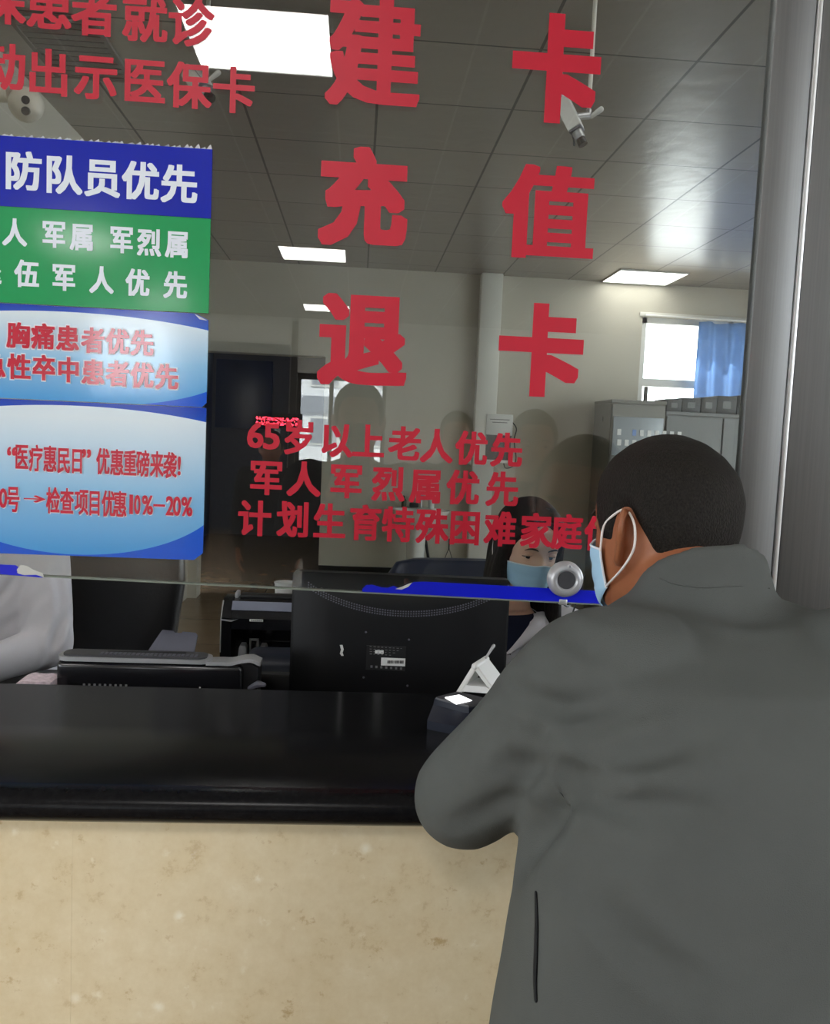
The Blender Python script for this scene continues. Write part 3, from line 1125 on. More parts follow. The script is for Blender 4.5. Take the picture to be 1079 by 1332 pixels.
# silver rim running round the top and curling down at the right end
rim = []
rr_ = 0.018
for cx, cy, a0 in ((px1 - 0.055 - rr_, y0 + rr_, -90), (px1 - 0.055 - rr_, y1 - rr_, 0), (px0 + rr_, y1 - rr_, 90), (px0 + rr_, y0 + rr_, 180)):
    for k in range(7):
        a = math.radians(a0 + 15 * k)
        rim.append((cx + rr_ * math.cos(a), cy + rr_ * math.sin(a)))
bm = nb()
prism(bm, [(x, y, zt - 0.006) for x, y in rim], (0, 0, 0.007))
obj('silver_rim', bm, M['silver'], t)
cxm, cym = (px0 + px1 - 0.055) / 2, (y0 + y1) / 2
obj('top_plate', pr([(cxm + (x - cxm) * 0.94, cym + (y - cym) * 0.86, zt + 0.001) for x, y in rim], (0, 0, 0.003)), M['greyplastic'], t)
bm = nb()
for i in range(22):
    x = px0 + 0.068 + i * 0.0074
    box(bm, x, x + 0.0042, y0 + 0.010, y0 + 0.024, zt + 0.0035, zt + 0.0052)
obj('grille', bm, M['midgrey'], t, smooth=False)
obj('paper_slot', bx(px0 + 0.075, px1 - 0.10, y0 + 0.030, y0 + 0.040, zt + 0.003, zt + 0.0046, 0.001), M['blackplastic'], t)
lip = smooth_path([(px1 - 0.062, 0, zt - 0.003), (px1 - 0.040, 0, zt - 0.002), (px1 - 0.022, 0, zt - 0.002), (px1 - 0.006, 0, zt + 0.002), (px1 + 0.012, 0, zt + 0.004), (px1 + 0.028, 0, zt - 0.002)], 5)
o2 = [(p.x, y0 + 0.004, p.z) for p in lip] + [(p.x, y0 + 0.004, p.z - 0.006) for p in reversed(lip)]
obj('curved_lip', pr(o2, (0, 0.035, 0)), M['silver'], t)
o2 = [(px1 - 0.03, y0 + 0.01, ZD + 0.01), (px1 + 0.02, y0 + 0.01, ZD + 0.01), (px1 + 0.024, y0 + 0.01, zt - 0.012), (px1 + 0.01, y0 + 0.01, zt - 0.004), (px1 - 0.03, y0 + 0.01, zt - 0.012)]
obj('end_cap', pr(o2, (0, 0.065, 0)), M['blackplastic'], t)
obj('release_lever', tb(smooth_path([(px1 + 0.012, y0 + 0.004, zt - 0.045), (px1 + 0.026, y0 - 0.004, zt - 0.036), (px1 + 0.036, y0 - 0.006, zt - 0.036)]), [0.004, 0.006, 0.004], 8, round_end=True), M['midgrey'], t)
# paper tray
q = [at(181, 852, 0.245), at(206, 819, 0.29), at(257, 823, 0.29), at(249, 855, 0.245)]
q = [Vector(v) for v in q]
q[0].z = q[3].z = zt
n_ = (q[1] - q[0]).cross(q[3] - q[0]).normalized()
bm = nb()
prism(bm, [q[0] - Vector((0, 0, 0.02)), q[1] + Vector((0.004, 0, -0.004)), q[1] + Vector((0.007, 0, 0)), q[1].lerp(q[2], 0.38), q[1].lerp(q[2], 0.42) + Vector((0, 0, -0.003)), q[1].lerp(q[2], 0.58) + Vector((0, 0, -0.003)), q[1].lerp(q[2], 0.62), q[2] - Vector((0.004, 0, 0)), q[2] + Vector((0, 0, -0.004)), q[3] - Vector((0, 0, 0.02))], n_ * 0.004)
obj('paper_tray', bm, M['midgrey'], t)
bm = nb()
for i in range(9):
    x = px0 + 0.045 + i * 0.0085
    box(bm, x, x + 0.0035, y0 - 0.0008, y0 + 0.001, zt - 0.046, zt - 0.043)
obj('button_marks', bm, M['greyink'], t, smooth=False)
obj('status_light', lt([(0, 0), (0.0014, 0), (0.0014, 0.001), (0, 0.0012)], (px1 - 0.07, y0 + 0.0003, zt - 0.045), (0, -1, 0), 10), M['label'], t)

# --- small black receipt printer with a curved lid
DY = 0.225
ex0, ex1 = at(318, 870, 0.16 + DY).x, at(384, 870, 0.16 + DY).x + 0.06
zt2 = at(345, 850, 0.21 + DY).z
t = thing('receipt_printer', 'small black receipt printer with rounded lid between wide printer and monitor', 'printer', ((ex0 + ex1) / 2, 0.22 + DY, ZD))
side = smooth_path([(0, 0.155, ZD + 0.16), (0, 0.158, zt2 - 0.030), (0, 0.172, zt2 - 0.010), (0, 0.21, zt2), (0, 0.27, zt2 - 0.002), (0, 0.31, zt2 - 0.02)], 5)
o2 = [(ex0, p.y, p.z) for p in side] + [(ex0, 0.31, ZD + 0.16)]
TD = Matrix.Translation((0, DY, 0))
bm = nb()
rings = []
for x, s in ((ex0, 0.80), (ex0 + 0.006, 0.93), (ex0 + 0.016, 1.0), (ex1 - 0.016, 1.0), (ex1 - 0.006, 0.93), (ex1, 0.80)):
    rings.append([Vector((x, 0.24 + (p[1] - 0.24) * (0.9 + 0.1 * s), ZD + 0.16 + (p[2] - ZD - 0.16) * s)) for p in o2])
loft(bm, rings)
bmesh.ops.recalc_face_normals(bm, faces=bm.faces)
xf(bm, TD)
obj('lid', bm, M['navyplastic'], t, 50)
obj('body', bx(ex0 + 0.001, ex1 - 0.001, 0.15 + DY, 0.315 + DY, ZD, ZD + 0.165, 0.008), M['blackplastic'], t)
bm = nb()
for i, ch in enumerate('EPSON'):
    x = ex0 + 0.021 + i * 0.0044
    put_glyph(bm, ch, x, x + 0.0036, zt2 - 0.043, zt2 - 0.0385, 0.1525 + DY, 0.0)
fix_front(bm)
obj('maker_lettering', bm, M['greyink'], t, smooth=False)
obj('name_plate', bx(ex0 + 0.014, ex0 + 0.05, 0.1530 + DY, 0.16 + DY, zt2 - 0.05, zt2 - 0.034, 0.001), M['blackplastic'], t)

# --- banknote counter
cx0 = at(287, 800, 0.58).x
cx1 = cx0 + 0.25
zt3 = at(330, 779, 0.62).z
t = thing('banknote_counter', 'black and silver banknote counting machine left of the monitor', 'counting machine', ((cx0 + cx1) / 2, 0.68, ZD))
yf = 0.58
prof = [(yf, ZD), (yf, zt3 - 0.035), (yf + 0.012, zt3 - 0.022), (yf + 0.03, zt3 - 0.004), (yf + 0.045, zt3), (yf + 0.09, zt3), (yf + 0.10, zt3 - 0.006), (yf + 0.12, zt3 - 0.085), (yf + 0.25, zt3 - 0.10), (yf + 0.25, ZD)]
bm = nb()
# front of the machine has an open bay for the notes
prism(bm, [(cx0, y, z) for y, z in prof], (0.022, 0, 0))
prism(bm, [(cx1 - 0.022, y, z) for y, z in prof], (0.022, 0, 0))
box(bm, cx0 + 0.02, cx1 - 0.02, yf + 0.075, yf + 0.24, ZD, zt3 - 0.10)
box(bm, cx0 + 0.02, cx1 - 0.02, yf + 0.078, yf + 0.10, ZD, zt3 - 0.02)
prism(bm, [(cx0 + 0.02, y, z) for y, z in ((yf, zt3 - 0.058), (yf, zt3 - 0.035), (yf + 0.012, zt3 - 0.022), (yf + 0.03, zt3 - 0.004), (yf + 0.045, zt3), (yf + 0.09, zt3), (yf + 0.10, zt3 - 0.006), (yf + 0.11, zt3 - 0.06))], (cx1 - cx0 - 0.04, 0, 0))
box(bm, cx0 + 0.02, cx1 - 0.02, yf + 0.004, yf + 0.08, ZD, ZD + 0.14)
obj('body', bm, M['blackgloss'], t, 30)
bm = nb()
prism(bm, [(cx0 + 0.02, y, z) for y, z in ((yf + 0.0125, zt3 - 0.0195), (yf + 0.029, zt3 - 0.0035), (yf + 0.031, zt3 - 0.0055), (yf + 0.015, zt3 - 0.022))], (cx1 - cx0 - 0.04, 0, 0))
obj('silver_band', bm, M['bluegrey'], t)
obj('hopper_plate', bx(cx0 + 0.032, cx1 - 0.02, yf + 0.05, yf + 0.085, zt3 - 0.001, zt3 + 0.006, 0.003), M['blackplastic'], t)
obj('hopper_guide', bx(cx0 + 0.022, cx0 + 0.030, yf + 0.045, yf + 0.08, zt3 - 0.001, zt3 + 0.012, 0.003), M['silver'], t)
bm = nb()
prism(bm, [(cx0 - 0.0005, y, z) for y, z in ((yf - 0.001, ZD + 0.15), (yf - 0.001, zt3 - 0.036), (yf + 0.011, zt3 - 0.0215), (yf + 0.03, zt3 - 0.003), (yf + 0.036, zt3 - 0.007), (yf + 0.017, zt3 - 0.026), (yf + 0.006, zt3 - 0.038), (yf + 0.006, ZD + 0.15))], (0.0022, 0, 0))
obj('side_trim', bm, M['silver'], t)
obj('trim_clip', pr([(cx0 + 0.0, yf - 0.0015, zt3 - 0.037), (cx0 + 0.028, yf - 0.0015, zt3 - 0.0385), (cx0 + 0.036, yf - 0.0015, zt3 - 0.036), (cx0 + 0.022, yf - 0.0015, zt3 - 0.042), (cx0 + 0.0, yf - 0.0015, zt3 - 0.0395)], (0, 0.003, 0)), M['silver'], t)
lb = obj('label_plate', bx(cx0 + 0.060, cx0 + 0.088, yf - 0.0012, yf + 0.002, zt3 - 0.0405, zt3 - 0.0355, 0.0005), M['label'], t)
bm = nb()
for i in range(6):
    x = cx0 + 0.0625 + i * 0.0040
    box(bm, x, x + 0.0030, yf - 0.0016, yf - 0.0011, zt3 - 0.0392, zt3 - 0.0368)
obj('label_print', bm, M['greyink'], lb, smooth=False)
for dx in (0.045, 0.088):
    bm = nb()
    zc_ = at(325, 850, yf).z
    prism(bm, [(cx0 + dx - 0.0085, yf + 0.002, zc_ - 0.018), (cx0 + dx + 0.0085, yf + 0.002, zc_ - 0.018), (cx0 + dx + 0.0085, yf + 0.002, zc_ + 0.010), (cx0 + dx + 0.006, yf + 0.002, zc_ + 0.016), (cx0 + dx - 0.004, yf + 0.002, zc_ + 0.016), (cx0 + dx - 0.006, yf + 0.002, zc_ + 0.010)], (0, 0.03, 0))
    obj('stacker_wing', bm, M['silver'], t)
bm = nb()
zc_ = at(345, 838, yf).z
for a in ((0.058, 0.062, 0.030), (0.074, 0.078, 0.030)):
    box(bm, cx0 + a[0], cx0 + a[1], yf + 0.02, yf + 0.026, zc_ - 0.03, zc_ + 0.004)
box(bm, cx0 + 0.058, cx0 + 0.078, yf + 0.02, yf + 0.026, zc_ + 0.002, zc_ + 0.006)
obj('stacker_frame', bm, M['vent'], t)
for dx in (0.053, 0.082):
    obj('sensor', lt([(0, 0), (0.003, 0), (0.003, 0.004), (0, 0.005)], (cx0 + dx, yf + 0.07, zc_ + 0.018), (0, -1, 0), 12), M['silver'], t)

# --- paper cup behind the banknote counter
c = at(371, 760, 0.76)
zb = zt3 - 0.0985
ztp = at(371, 757, 0.76).z
t = thing('paper_cup', 'white paper cup with a dark leaf print on the banknote counter', 'cup', (c.x, 0.76, zb))
h_ = ztp - zb
obj('cup_wall', lt([(0.0, 0.0), (0.017, 0.0), (0.0245, h_ - 0.004), (0.0255, h_ - 0.003), (0.0255, h_), (0.0235, h_), (0.0165, 0.004), (0, 0.004)], (c.x, 0.76, zb), n=32), M['label'], t)
bm = nb()
for i in range(7):
    a = math.radians(-150 + i * 22)
    hh = h_ * (0.45 + 0.2 * (i % 2))
    rr_ = 0.017 + 0.0075 * hh / h_ + 0.0006
    q = Vector((c.x + rr_ * math.cos(a), 0.76 + rr_ * math.sin(a), zb + hh))
    d = Vector((math.cos(a), math.sin(a), 0))
    s = d.cross(Vector((0, 0, 1)))
    prism(bm, [q - s * 0.003 - Vector((0, 0, 0.006)), q + s * 0.001 - Vector((0, 0, 0.002)), q + s * 0.0035 + Vector((0, 0, 0.008)), q - s * 0.001 + Vector((0, 0, 0.003))], -d * 0.0004)
obj('leaf_print', bm, M['ink'], t, smooth=False)

# --- monitor seen from behind
YM = 0.31
tl, tr = at(379, 745, YM), at(663, 764, YM)
mx0, mx1 = tl.x, tr.x
mz1 = tl.z
mz0 = mz1 - 0.275
ang = math.radians(-3.0)
RMz = rotz((mx0 + mx1) / 2, YM, ang)
t = thing('monitor', 'large black flat monitor seen from behind on the desk', 'monitor', ((mx0 + mx1) / 2, YM + 0.02, ZD))
bm = nb()
# shell: rim plus bulged back
w2, h2 = (mx1 - mx0) / 2, (mz1 - mz0) / 2
mcx, mcz = (mx0 + mx1) / 2, (mz0 + mz1) / 2


def rrect(w, h, r, y, n=5):
    out = []
    for sx, sz, a0 in ((1, -1, -90), (1, 1, 0), (-1, 1, 90), (-1, -1, 180)):
        for k in range(n + 1):
            a = math.radians(a0 + 90 * k / n)
            out.append(Vector((mcx + sx * (w - r) + r * math.cos(a), y, mcz + sz * (h - r) + r * math.sin(a))))
    return out


loft(bm, [rrect(w2 - 0.003, h2 - 0.003, 0.006, YM + 0.036), rrect(w2, h2, 0.008, YM + 0.034), rrect(w2, h2, 0.008, YM + 0.010), rrect(w2 - 0.004, h2 - 0.004, 0.008, YM + 0.006), rrect(w2 - 0.03, h2 - 0.02, 0.02, YM - 0.002), rrect(w2 - 0.06, h2 - 0.045, 0.03, YM - 0.008), rrect(w2 - 0.07, h2 - 0.055, 0.03, YM - 0.009)])
bmesh.ops.recalc_face_normals(bm, faces=bm.faces)
xf(bm, RMz)
obj('rear_shell', bm, M['blackplastic'], t, 25)
obj('screen', xf(bx(mx0 + 0.012, mx1 - 0.012, YM + 0.0362, YM + 0.037, mz0 + 0.018, mz1 - 0.012), RMz), M['blackgloss'], t)
bm = nb()
YB2 = YM - 0.0095
nv = 74
for i in range(nv):                               # arc of small vent slots
    u = (i + 0.5) / nv
    x = mx0 + 0.028 + (mx1 - mx0 - 0.05) * u
    zc_ = mz1 - 0.016 - 0.046 * (1 - (2 * u - 1) ** 2) ** 0.85
    yv = YM - 0.0005 - 0.0082 * min(1.0, max(0.0, min(x - mx0 - 0.012, mx1 - 0.012 - x) / 0.05)) * min(1, max(0, (mz1 - zc_ - 0.006) / 0.042))
    for k in range(3):
        z = zc_ - k * 0.0042
        box(bm, x - 0.0014, x + 0.0014, yv - 0.0012, yv + 0.006, z - 0.0011, z + 0.0011)
xf(bm, RMz)
obj('vent_slots', bm, M['midgrey'], t, smooth=False)


def mon(px, py):
    q = at(px, py, YM - 0.01)
    return q.x, q.z


def plate(name, ax0, ay0, ax1, ay1, m, parent, y=YM - 0.0105, th=0.0006):
    x0, z1 = mon(ax0, ay0)
    x1, z0 = mon(ax1, ay1)
    return obj(name, xf(bx(x0, x1, y - th, y + 0.002, z0, z1), RMz), m, parent, smooth=False)


lb = plate('rating_label', 477, 840, 527, 873, mat('dark rating label', (0.016, 0.016, 0.017), 0.3), t, YM - 0.0098)
bm = nb()
for r in range(4):
    for k in range(9 - r):
        x, z = mon(481 + k * 5, 841 + r * 3.2 + k * 0.25)
        box(bm, x, x + 0.0045 * (0.5 + 0.5 * rng.random()), YM - 0.0112, YM - 0.0100, z - 0.0010, z)
for k in range(7):
    x, z = mon(482 + k * 6.4, 866 + k * 0.35)
    box(bm, x, x + 0.0038, YM - 0.0112, YM - 0.0100, z - 0.004, z)
xf(bm, RMz)
obj('label_print', bm, M['greyink'], lb, smooth=False)
st = plate('white_sticker', 496, 855.5, 527, 866.5, M['label'], t, YM - 0.0104)
st2 = plate('white_sticker', 488, 846, 499, 850.5, M['label'], t, YM - 0.0104)
bm = nb()
for k in range(16):
    x, z = mon(504 + k * 1.35, 859)
    box(bm, x, x + 0.0006 + 0.0009 * rng.random(), YM - 0.0116, YM - 0.0105, z - 0.0055, z)
xf(bm, RMz)
obj('barcode', bm, M['ink'], st, smooth=False)
q = [mon(*p) for p in ((442, 840), (445.5, 840), (447, 846), (445.5, 850), (447, 854), (444, 854), (442, 851), (443.5, 846))]
bm = nb()
prism(bm, [(x, YM - 0.0105, z) for x, z in q], (0, 0.002, 0))
xf(bm, RMz)
obj('paper_scrap', bm, M['label'], t, smooth=False)
for p in ((476, 823), (532, 832), (473, 882), (530, 892)):
    x, z = mon(*p)
    obj('screw', xf(lt([(0, 0), (0.002, 0), (0.0016, 0.001), (0, 0.0012)], (x, YM - 0.009, z), (0, -1, 0), 10), RMz), M['midgrey'], t)
obj('stand', xf(pr([(mcx - 0.045, YM - 0.002, mz0 + 0.10), (mcx + 0.045, YM - 0.002, mz0 + 0.10), (mcx + 0.035, YM + 0.02, ZD + 0.008), (mcx - 0.035, YM + 0.02, ZD + 0.008)], (0, 0.018, 0)), RMz), M['blackplastic'], t)
obj('foot', xf(bx(mcx - 0.13, mcx + 0.13, YM - 0.06, YM + 0.045, ZD, ZD + 0.012, 0.004), RMz), M['blackplastic'], t)
obj('cable', tb(smooth_path([(mcx - 0.12, YM - 0.006, mz0 + 0.03), (mcx - 0.10, YM - 0.07, mz0 - 0.005), (mcx - 0.06, YM - 0.09, ZD + 0.004), (mcx + 0.2, YM - 0.02, ZD + 0.004)]), 0.0025, 8), M['cablegrey'], t)
plate('clear_tape', 494, 903, 524, 914, M['greyplastic'], t, YM - 0.001)

# --- code scanner box with a lit window, on the counter
sc = [at(556, 912, -0.02), at(583, 903, 0.06)]
ztop = 1.134
def atz(px, py, z):
    v = ray(px, py)
    return CAM + v * ((z - CAM.z) / v.z)


A, B_, C_, D_ = atz(563, 909, ztop), atz(595, 901, ztop), atz(648, 910, ztop), atz(610, 921, ztop)
C_ = B_ + (D_ - A)
t = thing('code_scanner', 'dark navy box with a brightly lit window, on the counter by the elbow', 'scanner', ((A.x + C_.x) / 2, (A.y + C_.y) / 2, 1.10))


def shrink(pts, s, dz=0.0):
    c = sum(pts, Vector((0, 0, 0))) / len(pts)
    return [c + (p - c) * s + Vector((0, 0, dz)) for p in pts]


def rcorn(pts, f=0.12):
    out = []
    n = len(pts)
    for i in range(n):
        p, a, b = pts[i], pts[i - 1], pts[(i + 1) % n]
        out += [p.lerp(a, f), p.lerp(p.lerp(a, f).lerp(p.lerp(b, f), 0.5), 0.4), p.lerp(b, f)]
    return out


base = [A, D_, C_, B_]
bot = [p + Vector((0, 0, 1.10 - ztop)) for p in base]
fr = [Vector((-0.012, -0.028, 0)), Vector((0.012, -0.028, 0)), Vector((0.015, 0, 0)), Vector((-0.01, 0, 0))]
bot = [b + f for b, f in zip(bot, fr)]
bm = nb()
loft(bm, [rcorn(bot), [p + Vector((0, 0, 0.012)) for p in rcorn(bot)], rcorn(shrink(base, 1.03, -0.008)), rcorn(base)])
bmesh.ops.recalc_face_normals(bm, faces=bm.faces)
obj('body', bm, M['navyplastic'], t, 40)
bm = nb()
loft(bm, [rcorn(shrink(base, 0.97, 0.0)), rcorn(shrink(base, 0.95, 0.0025))])
bmesh.ops.recalc_face_normals(bm, faces=bm.faces)
obj('top_bezel', bm, M['greyplastic'], t)
ws = [atz(578, 907.5, ztop + 0.003), atz(593, 916.5, ztop + 0.003), atz(614, 911.5, ztop + 0.003), atz(597, 904, ztop + 0.003)]
obj('lit_window', pr(rcorn(ws, 0.06), (0, 0, 0.0006)), M['screen'], t, smooth=False)
obj('cable', tb(smooth_path([D_ + Vector((0.005, -0.004, -0.006)), D_ + Vector((0.018, -0.012, -0.016)), D_ + Vector((0.03, -0.014, -0.03)), D_ + Vector((0.06, 0.0, -0.032))]), 0.0016, 6), M['cablegrey'], t)

# --- white tent shaped card reader stand with a looped lead
t0, t1 = at(618, 869, 0.045), at(640, 860, 0.085)
b0, b1, b2 = atz(592, 906, 1.10), atz(631, 915, 1.10), None
t0 = at(617, 867, b0.y + 0.02)
axis = Vector((t1.x - t0.x, 0.05, 0.0))
foot_l = Vector((b0.x + 0.004, b0.y + 0.01, 1.1))
foot_r = Vector((t0.x + 0.036, t0.y - 0.022, 1.1))
t = thing('card_reader', 'white tent shaped card reader standing behind the scanner box', 'card reader', (t0.x, t0.y + 0.02, 1.10))
for nm, ft, in (('left_leaf', foot_l), ('right_leaf', foot_r)):
    d = (t0 - ft)
    nrm = d.cross(axis).normalized() * 0.004
    bm = nb()
    loft(bm, [[ft - nrm, ft + nrm, ft + axis + nrm, ft + axis - nrm], [t0 - nrm, t0 + nrm, t0 + axis + nrm, t0 + axis - nrm]])
    bmesh.ops.recalc_face_normals(bm, faces=bm.faces)
    bmesh.ops.bevel(bm, geom=list(bm.edges), offset=0.0015, segments=2, affect='EDGES')
    obj('leaf', bm, M['whiteplastic'], t)
obj('ridge', tb([t0 + axis * 0.02, t0 + axis * 0.98], 0.0055, 10, round_end=True), M['whiteplastic'], t)
obj('inner_tray', pr([foot_l.lerp(t0, 0.12), foot_r.lerp(t0, 0.12), foot_r.lerp(t0, 0.34) - Vector((0.006, 0, 0)), foot_l.lerp(t0, 0.34) + Vector((0.004, 0, 0))], axis * 0.9 + Vector((0, 0.0, 0.0))), M['label'], t)
e0 = t0 + axis * 0.75
obj('lead', tb(smooth_path([e0, e0 + Vector((0.004, 0, 0.006)), e0 + Vector((0.010, 0.004, 0.014)), e0 + Vector((0.0165, 0.008, 0.023))]), [0.0022, 0.0018, 0.0022, 0.0030], 8, round_end=True), M['silver'], t)

# --- printed paper at the white coat's elbow
q = [at(18, 890, 0.16), at(62, 890, 0.16)]
t_ = nb()
pts = []
for i in range(9):
    u = i / 8
    x = q[0].x + (q[1].x - q[0].x) * u
    pts.append((x, 0.17, at(40, 889, 0.17).z + 0.004 * math.sin(PI * u) + 0.0015 * math.sin(9 * u)))
outl = pts + [(q[1].x, 0.17, ZD), (q[0].x, 0.17, ZD)]
prism(t_, outl, (0, 0.05, 0))
tag(obj('tissue_pack', t_, M['pinkfloral'], None, 30), 'pink and white printed tissue pack at the left end of the counter edge', 'tissue pack')


# ================================================================== PEOPLE
_hz = [-0.120, -0.116, -0.105, -0.085, -0.065, -0.045, -0.020, 0.000, 0.030, 0.060, 0.085, 0.102, 0.112, 0.116]
_hw = [0.010, 0.026, 0.044, 0.056, 0.063, 0.069, 0.073, 0.075, 0.0755, 0.070, 0.057, 0.039, 0.020, 0.002]
_hf = [0.050, 0.076, 0.088, 0.090, 0.090, 0.090, 0.091, 0.091, 0.093, 0.086, 0.066, 0.044, 0.022, 0.002]
_hb = [-0.030, -0.010, 0.020, 0.046, 0.066, 0.082, 0.094, 0.099, 0.101, 0.093, 0.073, 0.050, 0.026, 0.002]


def head_surf(th, z, feat=True, wide=1.0):
    """th: 0 = face, +90 deg = the head's right (+x); local axes x right, y forward, z up"""
    w = float(np.interp(z, _hz, _hw)) * wide
    f = float(np.interp(z, _hz, _hf))
    b = float(np.interp(z, _hz, _hb))
    c, s = math.cos(th), math.sin(th)
    p = 0.88
    cc, ss = math.copysign(abs(c) ** p, c), math.copysign(abs(s) ** p, s)
    x = w * ss
    y = f * cc if c >= 0 else b * cc
    if c >= 0 and b < 0.03 and z < -0.1:
        y = max(y, -b) if b < 0 else y
    if feat and c > 0:
        g = lambda v, m, sd: math.exp(-((v - m) / sd) ** 2)
        nose = 0.0
        if -0.060 < z < 0.012:
            t = (0.012 - z) / 0.054
            nose = 0.024 * max(0, min(1, t)) ** 1.2 * g(x, 0, 0.008 + 0.006 * max(0, min(1, t)))
            if z < -0.042:
                nose *= max(0, 1 - (-0.042 - z) / 0.016)
        y += nose
        y -= 0.008 * (g(x, 0.032, 0.016) + g(x, -0.032, 0.016)) * g(z, -0.002, 0.013)
        y += 0.004 * (g(x, 0.030, 0.022) + g(x, -0.030, 0.022)) * g(z, 0.020, 0.009)
        y += 0.003 * (g(x, 0.042, 0.016) + g(x, -0.042, 0.016)) * g(z, -0.035, 0.02)
        y += 0.005 * g(x, 0, 0.022) * (g(z, -0.066, 0.006) + 0.9 * g(z, -0.078, 0.006))
        y -= 0.002 * g(x, 0, 0.024) * g(z, -0.072, 0.003)
        y += 0.004 * g(x, 0, 0.020) * g(z, -0.103, 0.012)
    return Vector((x, y, z))


def head_rings(T, nz=44, nt=72, off=None, wide=1.0, feat=True):
    rings = []
    for i in range(nz + 1):
        u = i / nz
        z = -0.120 + 0.236 * (0.5 - 0.5 * math.cos(PI * u)) if True else 0
        ring = []
        for k in range(nt):
            th = 2 * PI * k / nt
            p = head_surf(th, z, feat, wide)
            if off is not None:
                nrm = Vector((p.x * 1.1, p.y, p.z * 0.9))
                nrm = nrm.normalized() if nrm.length > 1e-5 else Vector((0, 0, 1))
                p = p + nrm * off(th, z)
            ring.append(T @ p)
        rings.append(ring)
    return rings


def ear(bm, T, s, stick=32):
    a = math.radians(stick)
    o = Vector((s * 0.0755, -0.004, -0.020))
    e1 = Vector((s * math.sin(a), -math.cos(a), 0.0))
    e2 = Vector((s * 0.06, -0.20, 0.98)).normalized()
    e3 = e1.cross(e2)
    P = lambda u, v, w=0: T @ (o + e1 * u + e2 * v + e3 * w)
    path = [(0.000, 0.008), (-0.001, 0.024), (0.010, 0.034), (0.022, 0.031), (0.030, 0.018), (0.028, 0.000), (0.020, -0.015), (0.012, -0.027), (0.004, -0.032), (-0.001, -0.022)]
    tube(bm, smooth_path([P(*q) for q in path], 4), [0.0042, 0.0048, 0.0050, 0.0046, 0.0044, 0.0052, 0.0060, 0.0050], 10, round_end=True)
    R = Matrix((e1, e2, e3)).transposed()
    ellipsoid(bm, P(0.012, 0.004), (0.017, 0.029, 0.0042), T.to_3x3() @ R)
    ellipsoid(bm, P(0.003, -0.004), (0.008, 0.016, 0.008), T.to_3x3() @ R)


def hand(bm, wr, d, nrm, side, curl=25.0, spread=0.004, s=1.0):
    """palm with five fingers; d: direction of the hand, nrm: out of the palm, side: +1 thumb towards lat"""
    d = Vector(d).normalized()
    nrm = Vector(nrm)
    nrm = (nrm - d * nrm.dot(d)).normalized()
    lat = d.cross(nrm) * side
    wr = Vector(wr)
    rings = []
    for t, w, h in ((-0.02, 0.024, 0.018), (0.0, 0.026, 0.017), (0.03, 0.037, 0.015), (0.06, 0.041, 0.0135), (0.085, 0.040, 0.012), (0.094, 0.034, 0.009)):
        rings.append(ering(wr + d * t * s, lat * w * s, nrm * h * s, 16))
    loft(bm, rings)
    for k, (ln, r) in enumerate(((0.070, 0.0088), (0.079, 0.0090), (0.073, 0.0086), (0.056, 0.0076))):
        o = wr + d * 0.080 * s + lat * (0.030 - 0.0200 * k) * s
        ang = 0.0
        q = o.copy()
        pts = [q.copy()]
        dd = (d + lat * (0.10 - 0.07 * k)).normalized()
        for j, fr in enumerate((0.46, 0.30, 0.24)):
            ang += math.radians(curl * (0.7 if j == 0 else 1.0))
            v = dd * math.cos(ang) + nrm * math.sin(ang)
            q = q + v * (ln * fr + (0.012 if j == 0 else 0)) * s
            pts.append(q.copy())
        tube(bm, smooth_path(pts, 4), [r * s, r * 0.95 * s, r * 0.8 * s], 10, round_end=True)
    o = wr + d * 0.022 * s + lat * 0.024 * s
    v1 = (d * 0.7 + lat * 0.75 + nrm * 0.25).normalized()
    v2 = (d * 0.92 + lat * 0.25 + nrm * 0.35).normalized()
    tube(bm, smooth_path([o, o + v1 * 0.042 * s, o + v1 * 0.042 * s + v2 * 0.030 * s, o + v1 * 0.042 * s + v2 * 0.054 * s], 4), [0.0125 * s, 0.0105 * s, 0.0095 * s, 0.008 * s], 10, round_end=True)


def limb(bm, pts, r, n=16):
    tube(bm, smooth_path(pts, 5), r, n, round_end=True)


